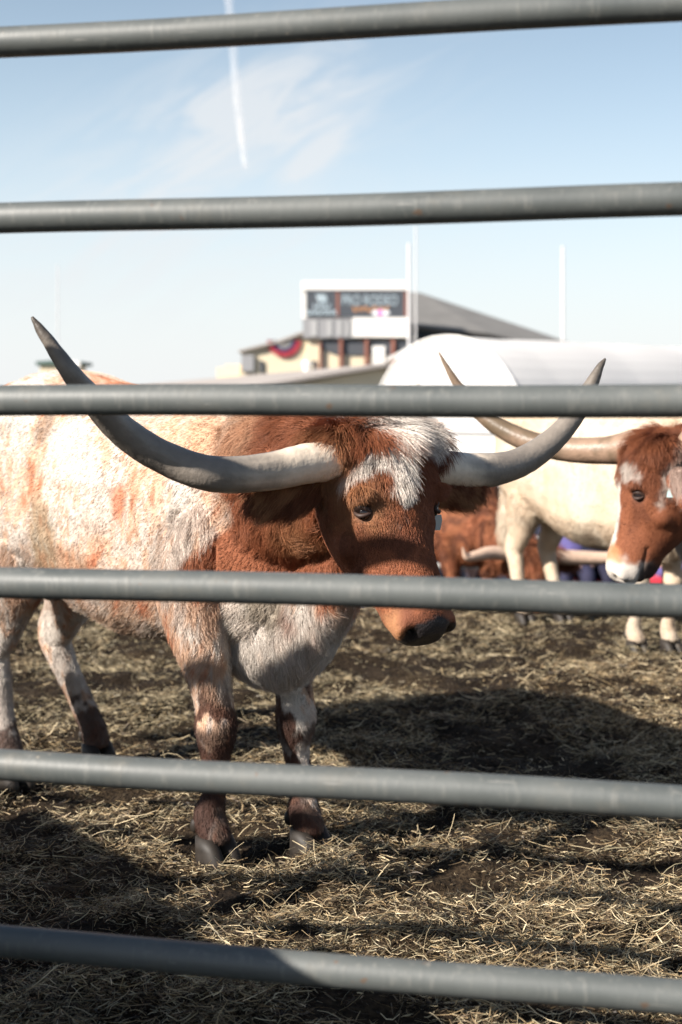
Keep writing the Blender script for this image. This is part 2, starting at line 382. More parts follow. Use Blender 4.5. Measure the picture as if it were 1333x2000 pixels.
sub(wallpoly([(800, 636), (955, 653), (1060, 677), (1060, 690), (955, 668), (800, 668)], YB + 5.6, 14), 'fascia', mat('eave_shade', (.04, .045, .055), .8), st)  # fascia coloured dark to paint in the shadow under the eave
sub(wallpoly([(800, 668), (1060, 690), (1060, g), (800, g)], YB + 6, 13), 'wall', m_cream, st)
sub(bx(MB(), 472, 693, 496, 725, YB + 0.3, 0.32), 'window', m_grey, st)
sub(bx(MB(), 507, 704, 513, 728, YB + 0.35, 0.3), 'door', m_dark, st)
sub(bx(MB(), 611, 704, 617, 730, YB + .2, 0.14), 'door', m_dark, st)
sub(bx(MB(), 624, 668, 628, g, YB - .05, 0.3), 'post', m_redw, st)
sub(bx(MB(), 728, 676, 752, 720, YB + .05, 0.13), 'panel', m_white, st)
sub(wallpoly([(440, 712), (470, 712), (470, g), (440, g)], YB + 6, 5), 'annex', m_cream, st)
sub(wallpoly([(424, 718), (452, 718), (452, g), (424, g)], YB + 9, 5), 'annex', m_cream, st)
# awning on the front, seen beside the tent
ag = empty('awning', at(790, 690, YB - 3)); ag.location.z = GZ; tag(ag, 'small white awning with dark green edge below the scoreboard', 'awning'); bpy.context.view_layer.update()
sub(wallpoly([(752, 702), (800, 676), (840, 676), (840, 684), (800, 686), (756, 706)], YB - 4, 3), 'canopy', m_white, ag)
sub(wallpoly([(756, 698), (800, 687), (838, 687), (838, 694), (800, 694)], YB - 3.6, 2), 'valance', m_green, ag)
for x in (762, 830): sub(bx(MB(), x - 1.2, 694, x + 1.2, gnd(YB - 3), YB - 3.2, 0.12), 'leg', m_lgrey, ag)
# bunting fan on the left wall
def fan(mbx, r0, r1, cx, cy_, Y, n=28):
    pts = []
    secs = []
    for k in range(n + 1):
        a_ = math.pi + math.pi * k / n; w = 0.08 * (1 if k % 2 else -1)
        ci, si = math.cos(a_), math.sin(a_)
        secs.append([Vector((cx + r0 * ci, Y + w, cy_ + r0 * si)), Vector((cx + r1 * ci, Y + w * 1.6, cy_ + r1 * si)), Vector((cx + r1 * ci, Y + w * 1.6 + .05, cy_ + r1 * si)), Vector((cx + r0 * ci, Y + w + .05, cy_ + r0 * si))])
    mbx.ring(secs); return mbx
cb = at(555, 664, YB); bn = empty('bunting', (cb.x, YB + 0.3, cb.z)); bpy.context.view_layer.update()
tag(bn, 'white blue and red pleated bunting fan hung on the cream wall', 'bunting')
sub(fan(MB(), 0.05, 0.72, cb.x, cb.z, YB + 0.36), 'white_band', m_white, bn)
sub(fan(MB(), 0.72, 1.0, cb.x, cb.z, YB + 0.36), 'blue_band', mat('bunting_blue', (0.05, 0.07, 0.22), 0.8), bn)
sub(fan(MB(), 1.0, 1.5, cb.x, cb.z, YB + 0.36), 'red_band', mat('bunting_red', (0.50, 0.07, 0.10), 0.8), bn)
b2 = empty('bunting', (at(915, 664, YB).x, YB + 3, at(915, 660, YB).z)); bpy.context.view_layer.update()
tag(b2, 'pink and white bunting strip hung under the grey grandstand eave', 'bunting')
sub(fan(MB(), 0.05, 0.5, b2.location.x, b2.location.z, YB + 2.8), 'white_band', m_white, b2)
sub(fan(MB(), 0.5, 1.0, b2.location.x, b2.location.z, YB + 2.8), 'red_band', bpy.data.materials['bunting_red'], b2)

# long low shed whose ridge runs away to the left
r0, r1 = at(760, 709, 48), at(300, 752, 100)
zr = 2.56; r0.z = zr; r1.z = zr
d = (r1 - r0); d.z = 0; d.normalize(); nrm = Vector((d.y, -d.x, 0)); nrm = nrm if nrm.y < 0 else -nrm
sh = empty('shed', (r0.x, r0.y, GZ)); bpy.context.view_layer.update()
tag(sh, 'long low shed with a plain grey roof below the stadium', 'shed')
ea = 7.0
sec = lambda o_: [o_ + Vector((0, 0, zr)), o_ + nrm * ea + Vector((0, 0, zr - 1.15)), o_ + nrm * ea + Vector((0, 0, zr - 1.27)), o_ + Vector((0, 0, zr - 0.12)), o_ - nrm * ea + Vector((0, 0, zr - 1.27)), o_ - nrm * ea + Vector((0, 0, zr - 1.15))]
a0, a1 = Vector((r0.x, r0.y, 0)), Vector((r1.x, r1.y, 0))
sub(MB().ring([sec(a0), sec(a1)]), 'roof', m_shed, sh)
f = MB(); wq = lambda o_: [o_ + nrm * (ea - .5) + Vector((0, 0, zr - 1.32)), o_ + Vector((0, 0, zr - .16)), o_ - nrm * (ea - .5) + Vector((0, 0, zr - 1.32)), o_ - nrm * (ea - .5) + Vector((0, 0, GZ - .1)), o_ + nrm * (ea - .5) + Vector((0, 0, GZ - .1))]
f.ring([wq(a0 + d * .4), wq(a1 - d * .4)]); sub(f, 'wall', m_cream, sh)
vp = at(600, 752, 58)
f = MB(); f.tube([Vector((vp.x, 58, 0.9)), Vector((vp.x, 58, at(0, 714, 58).z))], 0.15, 14); f.tube([Vector((vp.x, 58, at(0, 714, 58).z)), Vector((vp.x, 58, at(0, 705, 58).z))], [0.21, 0.17], 14)
sub(f, 'roof_vent', m_white, sh)

# hut on the left
ht = empty('hut', (at(112, 785, 80).x, 82, GZ)); tag(ht, 'small pale hut with a dark green roof edge behind the hump of the longhorn', 'hut'); bpy.context.view_layer.update()
sub(wallpoly([(78, 713), (150, 713), (150, gnd(80)), (78, gnd(80))], 80.2, 3), 'wall', m_cream, ht)
sub(wallpoly([(70, 713), (70, 706), (112, 703), (160, 706), (160, 713)], 80, 3.4), 'roof', m_green, ht)
sub(wallpoly([(128, 703), (156, 706), (156, 717), (128, 715)], 79.5, 0.2), 'sign_board', m_white, ht)

# white barrel-roofed tent
m_tent = mat('white_fabric', (0.92, 0.90, 0.88), 0.75, noise_amt=0.03, noise_scale=0.8)
nt = m_tent.node_tree; tr = nt.nodes.new('ShaderNodeBsdfTranslucent'); tr.inputs[0].default_value = (.95, .93, .90, 1); mxs = nt.nodes.new('ShaderNodeMixShader'); mxs.inputs[0].default_value = .3
nt.links.new(nt.nodes['Principled BSDF'].outputs[0], mxs.inputs[1]); nt.links.new(tr.outputs[0], mxs.inputs[2]); nt.links.new(mxs.outputs[0], nt.nodes['Material Output'].inputs[0])
tn = empty('tent', (2.35, 32, GZ)); tag(tn, 'big white barrel roofed fabric tent behind the cattle', 'tent'); bpy.context.view_layer.update()
ax = Vector((0.75, 0.66, 0)).normalized(); ac = Vector((ax.y, -ax.x, 0)); HW, TH = 2.72, 3.72
def arch(o_, k, n=28): return [o_ + ac * (HW * k * math.copysign(abs(math.cos(q)) ** 0.9, math.cos(q))) + Vector((0, 0, TH * k * math.sin(q) ** 0.86 if q > 0 else 0)) for q in [math.pi * i / n for i in range(n + 1)]]
f = MB(); base = Vector((2.35, 32, GZ)); secs = []
for i in range(61):
    k = 1 - 0.006 * (1 - abs(math.cos(i / 60 * 10 * math.pi)))
    secs.append(arch(base + ax * (i * 0.5), k))
f.ring(secs); sub(f, 'cover', m_tent, tn)
f = MB(); f.tube([p - ax * 0.03 for p in arch(base, 1.0)], 0.035, 8); sub(f, 'end_hoop', m_white, tn)
f = MB(); z0 = 0.58
f.tube([base - ax * 0.05 + ac * t_ + Vector((0, 0, z0 - GZ)) for t_ in (-2.3, 0, 2.3)], 0.045, 8); sub(f, 'cross_bar', m_lgrey, tn)
f = MB(); dc = base - ax * 0.03 - ac * 1.0
f.ring([[dc + ac * s_ + Vector((0, 0, z_)) for s_, z_ in ((-.16, .05), (.16, .05), (.16, 2.75), (-.16, 2.75))], [dc - ax * .03 + ac * s_ + Vector((0, 0, z_)) for s_, z_ in ((-.16, .05), (.16, .05), (.16, 2.75), (-.16, 2.75))]])
sub(f, 'door_flap', mat('tent_flap', (0.70, 0.67, 0.62), 0.8), tn)

# flagpoles
m_pole = mat('white_pole', (0.64, 0.63, 0.63), 0.45)
def pole(px, pytop, Y, r, label):
    b_ = at(px, 785, Y); top = at(px, pytop, Y).z
    e_ = empty('flagpole', (b_.x, Y, GZ)); tag(e_, label, 'flagpole', 'poles above the tents'); bpy.context.view_layer.update()
    sub(MB().tube([Vector((b_.x, Y, GZ)), Vector((b_.x, Y, top - .1))], [r, r * .75], 12), 'shaft', m_pole, e_)
    sub(MB().tube([Vector((b_.x, Y, GZ)), Vector((b_.x, Y, GZ + .5))], r * 1.8, 12), 'base', m_pole, e_)
pole(799.5, 470, 58, 0.075, 'thick white pole standing beside the scoreboard')
pole(812.5, 437, 75, 0.055, 'thin pale pole rising above the scoreboard, just right of the thick white pole')
pole(1100, 476, 58, 0.068, 'lone white pole above the right end of the grey stadium roof')
pole(113, 515, 110, 0.06, 'faint pale pole standing alone far left of the stadium')

# dark draped tables, red bench and the back fence behind the herd
m_navy = mat('navy_cloth', (0.012, 0.014, 0.028), 0.85)
tb = empty('draped_table', (3.0, 15, GZ)); tag(tb, 'long table hung with dark navy cloth behind the cattle legs', 'table'); bpy.context.view_layer.update()
secs = []
for i in range(161):
    x = -0.6 + i * 0.05; w = 0.03 * math.sin(i * 1.7) + 0.02 * math.sin(i * 0.63)
    secs.append([Vector((x, 15 + w, GZ + .02)), Vector((x, 15 + w * .3, 0.08)), Vector((x, 15.05, 0.12)), Vector((x, 15.9, 0.12)), Vector((x, 15.95, GZ + .02))])
sub(MB().ring(secs), 'cloth', m_navy, tb)
m_redp = mat('red_plastic', (0.62, 0.05, 0.07), 0.45)
bench = empty('bench', (2.6, 12.5, GZ)); tag(bench, 'red plank bench behind the cream cattle legs', 'bench'); bpy.context.view_layer.update()
y0 = at(0, 1128, 12.5).z
sub(MB().box((2.05, 12.4, y0 - .055), (3.6, 12.72, y0), .012), 'seat', m_redp, bench)
for x in (2.2, 2.8, 3.4): sub(MB().box((x - .03, 12.45, GZ - .02), (x + .03, 12.67, y0 - .058), .006), 'leg', m_lgrey, bench)

# ------------------------------------------------------------------ pen fence of painted steel pipe
m_pipe = mat('grey_pipe_paint', (0.10, 0.105, 0.10), 0.4, spec=0.7)
nt = m_pipe.node_tree; b = nt.nodes['Principled BSDF']; tcn = nt.nodes.new('ShaderNodeTexCoord')
def nd(t): return nt.nodes.new(t)
mp = nd('ShaderNodeMapping'); mp.inputs['Scale'].default_value = (1, 1, 0.12); nt.links.new(tcn.outputs['Object'], mp.inputs[0])
na = nd('ShaderNodeTexNoise'); na.inputs['Scale'].default_value = 90; na.inputs['Detail'].default_value = 5; nt.links.new(mp.outputs[0], na.inputs['Vector'])
nb_ = nd('ShaderNodeTexNoise'); nb_.inputs['Scale'].default_value = 5; nb_.inputs['Detail'].default_value = 6; nt.links.new(tcn.outputs['Object'], nb_.inputs['Vector'])
nc_ = nd('ShaderNodeTexNoise'); nc_.inputs['Scale'].default_value = 46; nc_.inputs['Detail'].default_value = 2; nt.links.new(tcn.outputs['Object'], nc_.inputs['Vector'])
rampA = nd('ShaderNodeValToRGB'); e = rampA.color_ramp.elements; e[0].position = .3; e[0].color = (.070, .079, .077, 1); e[1].position = .72; e[1].color = (.112, .121, .116, 1); nt.links.new(nb_.outputs[0], rampA.inputs[0])
streak = nd('ShaderNodeMapRange'); streak.inputs[1].default_value = .56; streak.inputs[2].default_value = .74; nt.links.new(na.outputs[0], streak.inputs[0])
m1 = nd('ShaderNodeMix'); m1.data_type = 'RGBA'; nt.links.new(streak.outputs[0], m1.inputs[0]); nt.links.new(rampA.outputs[0], m1.inputs[6]); m1.inputs[7].default_value = (.145, .148, .138, 1)
chip = nd('ShaderNodeMapRange'); chip.inputs[1].default_value = .745; chip.inputs[2].default_value = .80; nt.links.new(nc_.outputs[0], chip.inputs[0])
m2 = nd('ShaderNodeMix'); m2.data_type = 'RGBA'; nt.links.new(chip.outputs[0], m2.inputs[0]); nt.links.new(m1.outputs[2], m2.inputs[6]); m2.inputs[7].default_value = (.26, .23, .19, 1)
nd1 = nd('ShaderNodeTexNoise'); nd1.inputs['Scale'].default_value = 11; nd1.inputs['Detail'].default_value = 8; nd1.inputs['Roughness'].default_value = .7; nt.links.new(tcn.outputs['Object'], nd1.inputs['Vector'])
du = nd('ShaderNodeMapRange'); du.inputs[1].default_value = .55; du.inputs[2].default_value = .72; du.inputs[4].default_value = .45; nt.links.new(nd1.outputs[0], du.inputs[0])
m3 = nd('ShaderNodeMix'); m3.data_type = 'RGBA'; nt.links.new(du.outputs[0], m3.inputs[0]); nt.links.new(m2.outputs[2], m3.inputs[6]); m3.inputs[7].default_value = (.155, .145, .12, 1)
mps = nd('ShaderNodeMapping'); mps.inputs['Scale'].default_value = (4, 60, 60); mps.inputs['Rotation'].default_value = (0, 0, .3); nt.links.new(tcn.outputs['Object'], mps.inputs[0])
nsc = nd('ShaderNodeTexNoise'); nsc.inputs['Scale'].default_value = 3; nsc.inputs['Detail'].default_value = 3; nt.links.new(mps.outputs[0], nsc.inputs['Vector'])
sc_ = nd('ShaderNodeMapRange'); sc_.inputs[1].default_value = .70; sc_.inputs[2].default_value = .73; sc_.inputs[4].default_value = .6; nt.links.new(nsc.outputs[0], sc_.inputs[0])
m4 = nd('ShaderNodeMix'); m4.data_type = 'RGBA'; nt.links.new(sc_.outputs[0], m4.inputs[0]); nt.links.new(m3.outputs[2], m4.inputs[6]); m4.inputs[7].default_value = (.24, .235, .22, 1)
nru = nd('ShaderNodeTexNoise'); nru.inputs['Scale'].default_value = 31; nru.inputs['Detail'].default_value = 4; nt.links.new(tcn.outputs['Object'], nru.inputs['Vector'])
ru = nd('ShaderNodeMapRange'); ru.inputs[1].default_value = .715; ru.inputs[2].default_value = .74; nt.links.new(nru.outputs[0], ru.inputs[0])
m5 = nd('ShaderNodeMix'); m5.data_type = 'RGBA'; nt.links.new(ru.outputs[0], m5.inputs[0]); nt.links.new(m4.outputs[2], m5.inputs[6]); m5.inputs[7].default_value = (.115, .082, .06, 1)
nt.links.new(m5.outputs[2], b.inputs['Base Color'])
rr = nd('ShaderNodeMapRange'); rr.inputs[1].default_value = .3; rr.inputs[2].default_value = .7; rr.inputs[3].default_value = .46; rr.inputs[4].default_value = .62; nt.links.new(nb_.outputs[0], rr.inputs[0]); nt.links.new(rr.outputs[0], b.inputs['Roughness'])
bpn = nd('ShaderNodeBump'); bpn.inputs['Strength'].default_value = .12; bpn.inputs['Distance'].default_value = .004; nt.links.new(na.outputs[0], bpn.inputs['Height']); nt.links.new(bpn.outputs[0], b.inputs['Normal'])

def panel(p0, p1, zs, r, label, group, gz=0.0, m=m_pipe):
    p0, p1 = Vector(p0), Vector(p1); d = (p1 - p0); L = d.length; rz = math.atan2(d.y, d.x)
    mid = (p0 + p1) / 2; e_ = empty('fence_panel', (mid.x, mid.y, gz), rz); tag(e_, label, 'fence panel', group)
    for z in zs:
        n = 40; pts = [(-L / 2 + L * i / n, 0.0012 * math.sin(i * .7 + z * 9), z - gz + 0.0015 * math.sin(i * .5 + z * 5)) for i in range(n + 1)]
        MB().tube(pts, r, 40).build('rail', m, e_, True)
    for x in (-L / 2, L / 2):
        MB().tube([(x, 0, -0.02), (x, 0, max(zs) - gz)], r * 1.02, 24).build('upright', m, e_, True)
        MB().box((x - .06, -.06, -.01), (x + .06, .06, .012), .004).build('foot', m, e_)
    return e_
RAILS = (1.830, 1.545, 1.252, 0.960, 0.665, 0.379)
fd = Vector((1.048, -0.219, 0)).normalized(); fa = Vector((-0.55, 2.295, 0))
panel(fa - fd * 1.15, fa + fd * 2.45, RAILS, 0.0248, 'grey six rail pipe fence panel close in front of the longhorn', 'pipe fence panels')
panel(fa - fd * 4.80, fa - fd * 1.21, RAILS, 0.0248, 'grey pipe fence panel beside the added hay bales, left of the near panel', 'pipe fence panels')
panel((-0.4, 11.7, 0), (1.42, 11.9, 0), (0.46, 0.175, -0.115, -0.40, -0.68), 0.024, 'distant pale pipe fence panel behind the brown cow', 'pipe fence panels', gz=-0.95, m=mat('pale_pipe', (.40, .40, .38), .5))

# unseen hay bales added outside the fence on the left to shade the ground there
m_bale = mat('baled_hay', (0.33, 0.26, 0.13), 0.9, noise_amt=0.45, noise_scale=30, bump=1.0, bump_scale=120)
m_twine = mat('orange_twine', (0.50, 0.20, 0.05), 0.7)
def bale(loc, rz, label):
    e_ = empty('added_shade_bale', loc, rz); tag(e_, label, 'hay bale', 'hay bales added beside the fence to cast shade')
    bm = bmesh.new(); bmesh.ops.create_cube(bm, size=1.0); bmesh.ops.subdivide_edges(bm, edges=bm.edges[:], cuts=18, use_grid_fill=True)
    co = np.array([v.co[:] for v in bm.verts]) * np.array([0.96, 0.46, 0.385])
    n_ = fbm(co * 14 + loc[0] * 7 + loc[2] * 3, 77, 3) - .5
    for v, c, k in zip(bm.verts, co, n_):
        v.co = Vector(c) * (1 + 0.10 * k) + Vector((0, 0, 0.2)); 
    bmesh.ops.bevel
    me = bpy.data.meshes.new('hay'); bm.to_mesh(me); bm.free(); link_mesh('hay', me, m_bale, e_)
    for x in (-.2, .2):
        MB().tube([(x, -.236, -.002), (x, -.238, .402), (x, .238, .402), (x, .236, -.002), (x, -.236, -.002)], .004, 6).build('twine', m_twine, e_)
for i, (x, y, n) in enumerate(((-1.55, 1.63, 3), (-2.09, 2.11, 3), (-3.02, 2.47, 4))):
    for k in range(n):
        bale((x + 0.02 * k, y, k * 0.39), -1.01 + 0.05 * (k % 2), ['bottom', 'second', 'third', 'top'][k if n == 4 else k + (k == 2)] + ' added hay bale of the ' + ['low stack nearest the camera', 'low middle stack', 'tall stack farthest from the camera'][i] + ' outside the fence')

# ------------------------------------------------------------------ cattle
def ell(c, side, up, n=24, ex=2.15):
    c, side, up = Vector(c), Vector(side), Vector(up); out = []
    for k in range(n):
        q = 2 * math.pi * k / n; cq, sq = math.cos(q), math.sin(q)
        out.append(c + side * math.copysign(abs(cq) ** (2 / ex), cq) + up * math.copysign(abs(sq) ** (2 / ex), sq))
    return out
class Body:                                      # union of lofts; remembers which loft is where
    def __init__(s): s.mb = MB(); s.seg = {}
    def loft(s, label, secs, ex=2.15, n_out=None):   # secs rows: (cx,cy,cz, sx,sy,sz, ux,uy,uz)
        R = crm(secs, n_out or 4 * len(secs))
        s.mb.ring([ell(r[0:3], r[3:6], r[6:9], 24, ex) for r in R])
        s.seg.setdefault(label, []).append(R)
    def leg(s, label, st):                       # rows x,y,z,ry,rx
        st = np.asarray(st, float); R = crm(st, 5 * len(st))
        rows = []
        for i, r in enumerate(R):
            t = R[min(i + 1, len(R) - 1)][:3] - R[max(i - 1, 0)][:3]; t = t / np.linalg.norm(t)
            sd = np.array([0, 1, 0.]); sd = sd - t * sd.dot(t); sd /= np.linalg.norm(sd); fw = np.cross(sd, t)
            rows.append(np.concatenate([r[:3], sd * r[3], fw * r[4]]))
        s.mb.ring([ell(r[0:3], r[3:6], r[6:9], 20, 2.0) for r in rows])
        s.seg.setdefault(label, []).append(np.array(rows))
    def ball(s, c, r): s.mb.ball(c, r, 20, 14)
    def mesh(s, voxel, smooth):
        bmesh.ops.recalc_face_normals(s.mb.bm, faces=s.mb.bm.faces)
        bmesh.ops.triangulate(s.mb.bm, faces=s.mb.bm.faces[:])
        me = bpy.data.meshes.new('tmp'); s.mb.bm.to_mesh(me); s.mb.bm.free()
        o = bpy.data.objects.new('tmp', me); C.objects.link(o)
        r = o.modifiers.new('r', 'REMESH'); r.mode = 'VOXEL'; r.voxel_size = voxel; r.use_smooth_shade = True
        k = o.modifiers.new('s', 'SMOOTH'); k.factor = 0.5; k.iterations = smooth
        out = bpy.data.meshes.new_from_object(o.evaluated_get(bpy.context.evaluated_depsgraph_get()))
        bpy.data.objects.remove(o); bpy.data.meshes.remove(me); return out
    def classify(s, P):
        labels = list(s.seg); best = np.full(len(P), 1e9); idx = np.zeros(len(P), int)
        for li, l in enumerate(labels):
            for R in s.seg[l]:
                for r in R:
                    A = np.stack([r[3:6], r[6:9]]); na_ = np.linalg.norm(A, axis=1); d = P - r[:3]
                    a = d @ (A[0] / na_[0]) / na_[0]; b_ = d @ (A[1] / na_[1]) / na_[1]
                    t = np.cross(A[0] / na_[0], A[1] / na_[1]); c = d @ t / (0.4 * min(na_.min(), .12) + .02)
                    v = np.sqrt(a * a + b_ * b_ + c * c)
                    m_ = v < best; best[m_] = v[m_]; idx[m_] = li
        return np.array(labels, object)[idx]

class Head:                                      # frame on the poll: s along the face, l to the animal's left, u out of the forehead
    def __init__(h, O, yaw, pitch, k=1.0, roll=0.0):
        f = np.array([math.cos(yaw), math.sin(yaw), 0]); l = np.array([-math.sin(yaw), math.cos(yaw), 0]); z = np.array([0, 0, 1.0])
        s = math.cos(pitch) * f - math.sin(pitch) * z; u = math.sin(pitch) * f + math.cos(pitch) * z
        l, u = l * math.cos(roll) + u * math.sin(roll), u * math.cos(roll) - l * math.sin(roll)
        h.O, h.s, h.l, h.u, h.k = np.array(O, float), s, l, u, k
    def p(h, s, l, u): return h.O + h.k * (h.s * s + h.l * l + h.u * u)
    def inv(h, P): d = (P - h.O) / h.k; return d @ h.s, d @ h.l, d @ h.u

HEAD = [(-.035, .088, -.02, -.12), (0, .142, .018, -.16), (.05, .160, .050, -.19), (.11, .154, .055, -.22), (.17, .147, .050, -.245), (.22, .134, .038, -.258), (.27, .113, .020, -.248),
        (.33, .091, .010, -.220), (.39, .080, .006, -.190), (.44, .079, .006, -.168), (.48, .079, .0, -.152), (.508, .068, -.014, -.134), (.525, .045, -.035, -.115)]
def build_cow(name, cfg):
    O = Vector(cfg['O']); rz = cfg['rz']
    Mi = Matrix.Rotation(-rz, 4, 'Z') @ Matrix.Translation(-O)
    loc = lambda w: np.array((Mi @ Vector(w))[:])
    sc = cfg.get('scale', 1.0); B = Body()
    sec = [(x * sc, 0, (t + b_) / 2 * sc, 0, w * sc, 0, 0, 0, (t - b_) / 2 * sc) for x, t, b_, w in cfg['torso']]
    B.loft('torso', sec, 2.3)
    H = Head(loc(cfg['poll']), cfg['head_yaw'] - rz, cfg['head_pitch'], cfg.get('head_k', 1.0), cfg.get('head_roll', 0.0))
    kz = H.k
    # neck: from the shoulders to the back of the skull
    n1_ = H.p(.07, 0, -.15); n0 = np.array(cfg['neck0'][:3]) * sc; w0, h0 = cfg['neck0'][3] * sc, cfg['neck0'][4] * sc
    rows = []
    for t in np.linspace(0, 1, 5):
        c = n0 * (1 - t) + n1_ * t; c = c + np.array([0, 0, cfg.get('neck_sag', .03) * math.sin(math.pi * t)])
        ax_ = (n1_ - n0) / np.linalg.norm(n1_ - n0); sd = np.cross([0, 0, 1.0], ax_); sd /= np.linalg.norm(sd); up = np.cross(ax_, sd)
        w_ = w0 * (1 - t) + .125 * kz * t; h_ = h0 * (1 - t) ** 1.2 + .150 * kz * (1 - (1 - t) ** 1.2)
        rows.append(np.concatenate([c, sd * w_, up * h_]))
    B.loft('neck', rows, 2.1)
    # dewlap
    if cfg.get('dewlap'):
        rows = [np.concatenate([loc_(cfg, q, H, sc), np.array([0, q[3], 0]) * sc, np.array([q[4], 0, q[5]]) * sc]) for q in cfg['dewlap']]
        B.loft('dewlap', rows, 2.0)
    for st_ in cfg['legs']: B.leg('leg', np.array(st_) * sc)
    # head
    rows = [np.concatenate([H.p(s, 0, (t + b_) / 2), H.l * w * kz, H.u * (t - b_) / 2 * kz]) for s, w, t, b_ in HEAD]
    B.loft('head', rows, 2.05)
    rows = [np.concatenate([H.p(.035, l, -.045), H.s * r * kz, H.u * r * kz]) for l, r in ((-.175, .040), (-.15, .056), (-.09, .07), (0, .07), (.09, .07), (.15, .056), (.175, .040))]
    B.loft('head', rows, 2.0)
    for sg in (-1, 1):                           # brow, cheek, lip
        B.ball(H.p(.172, sg * .108, .0), .030 * kz); B.ball(H.p(.24, sg * .085, -.12), .052 * kz); B.ball(H.p(.485, sg * .048, -.06), .038 * kz)
    rows = [np.concatenate([H.p(s, 0, -.150 - .1 * (.48 - s)), H.l * w * kz, H.u * h_ * kz]) for s, w, h_ in ((.30, .035, .03), (.38, .045, .03), (.44, .047, .03), (.478, .03, .02))]
    B.loft('head', rows, 2.0)                    # lower jaw and chin
    for ear in cfg['ears']:                      # rows in head frame s,l,u with half width / thickness
        R = []
        for i, (s, l, u, w, t) in enumerate(ear):
            a = H.p(*ear[max(i - 1, 0)][:3]); b_ = H.p(*ear[min(i + 1, len(ear) - 1)][:3]); ax_ = (b_ - a) / np.linalg.norm(b_ - a)
            up = H.s * -1.0 + H.u * .35; up = up - ax_ * up.dot(ax_); up /= np.linalg.norm(up); th = np.cross(ax_, up)
            R.append(np.concatenate([H.p(s, l, u), up * w * kz, th * t * kz]))
        B.loft('ear', R, 2.0)
    if cfg.get('tail'): B.leg('tail', np.array(cfg['tail']) * sc)
    me = B.mesh(cfg['voxel'], cfg.get('smooth', 5))
    nv = len(me.vertices); P = np.empty(nv * 3, np.float32); me.vertices.foreach_get('co', P); P = P.reshape(-1, 3).astype(float)
    N = np.empty(nv * 3, np.float32); me.vertices.foreach_get('normal', N); N = N.reshape(-1, 3).astype(float)
    lab = B.classify(P)
    hs, hl, hu = H.inv(P)
    # nostrils, mouth line, eye sockets, muscle relief
    D = np.zeros(nv)
    for sg in (-1, 1):
        D -= .030 * kz * np.exp(-(((hs - .517) / .020) ** 2 + ((hl - sg * .060) / .015) ** 2 + ((hu + .052) / .021) ** 2))
        D += .008 * kz * np.exp(-(((hs - .508) / .014) ** 2 + ((hl - sg * .080) / .010) ** 2 + ((hu + .062) / .03) ** 2))
        D -= .012 * kz * np.exp(-(((hs - .200) / .022) ** 2 + ((hl - sg * .122) / .03) ** 2 + ((hu + .012) / .022) ** 2))
        D -= .006 * kz * np.exp(-(((hs - .30) / .05) ** 2 + ((hl - sg * .08) / .03) ** 2 + ((hu + .05) / .03) ** 2))
    isH = lab == 'head'
    D -= np.where(isH & (hs > .37) & (hu < -.06), .009 * kz * np.exp(-((hu + .122 + .12 * (hs - .45)) / .007) ** 2), 0)
    tor = (lab == 'torso') | (lab == 'neck')
    D += np.where(tor, (fbm(P * np.array([3.2, 3, 3.2]), 61, 3) - .5) * .05, (fbm(P * 9, 62, 2) - .5) * .008)
    ay = np.abs(P[:, 1]); k_ = cfg.get('scale', 1.0)
    for bx_, by_, bz_, rx_, rz_, a_ in ((-.43, .27, 1.21, .09, .07, .035), (-.30, .28, 1.04, .10, .12, -.02), (-.80, .15, 1.16, .06, .06, .022), (.44, .27, .98, .10, .16, .020), (.22, .29, .92, .07, .18, -.020), (.60, .2, .82, .07, .06, .018), (.48, .24, 1.18, .06, .09, .016)):
        D += np.where(lab == 'torso', a_ * np.exp(-((P[:, 0] / k_ - bx_) / rx_) ** 2 - ((P[:, 2] / k_ - bz_) / rz_) ** 2) * sstep(by_ * .45, by_ * .8, ay / k_), 0)
    D += np.where(lab == 'torso', .004 * np.sin(P[:, 0] / k_ * 62) * np.exp(-((P[:, 0] / k_ - .05) / .2) ** 2 - ((P[:, 2] / k_ - .85) / .16) ** 2), 0)
    P2 = P + N * D[:, None]; me.vertices.foreach_set('co', P2.astype(np.float32).ravel()); me.update()
    root = bpy.data.objects.new(name, me); C.objects.link(root); root.location = O; root.rotation_euler.z = rz
    tag(root, cfg['label'], 'cow', 'longhorn cattle in the pen')
    me.materials.clear(); me.materials.append(cfg['hide_mat']); me.polygons.foreach_set('use_smooth', [True] * len(me.polygons))
    col = cfg['pattern'](P, lab, H)
    ca = me.color_attributes.new('col', 'FLOAT_COLOR', 'POINT'); c4 = np.ones((nv, 4), np.float32); c4[:, :3] = col; ca.data.foreach_set('color', c4.ravel())
    wet = ((lab == 'head') & (hs > .47)) * sstep(.494, .503, hs); wa_ = me.attributes.new('wet', 'FLOAT', 'POINT'); wa_.data.foreach_set('value', wet.astype(np.float32))
    # horns
    for hn in cfg['horns']:
        pts = crm([tuple(loc(w)) + (r,) for w, r in hn], 60)
        f = MB(); f.tube([p[:3] for p in pts], [max(p[3], .002) for p in pts], 28)
        h = f.build('horn', None, root, True); hm = h.data
        V = np.array([v.co[:] for v in hm.vertices]); T = np.clip(np.arange(len(V)) // 28 / 59, 0, 1)
        Nn = np.array([v.normal[:] for v in hm.vertices]); sp = np.stack([T * 6 + V[:, 2], np.arange(len(V)) % 28 * .6, V[:, 0] * 0], 1)
        rel = (fbm(V * 60, 3, 3) - .5) * .003 + .0020 * np.sin(T * 240 + 2 * fbm(V * 20, 8, 2)) * np.exp(-T * 12)
        V2 = V + Nn * rel[:, None]
        hm.vertices.foreach_set('co', V2.astype(np.float32).ravel()); hm.update()
        cc = cfg['horn_col'](T, V, Nn)
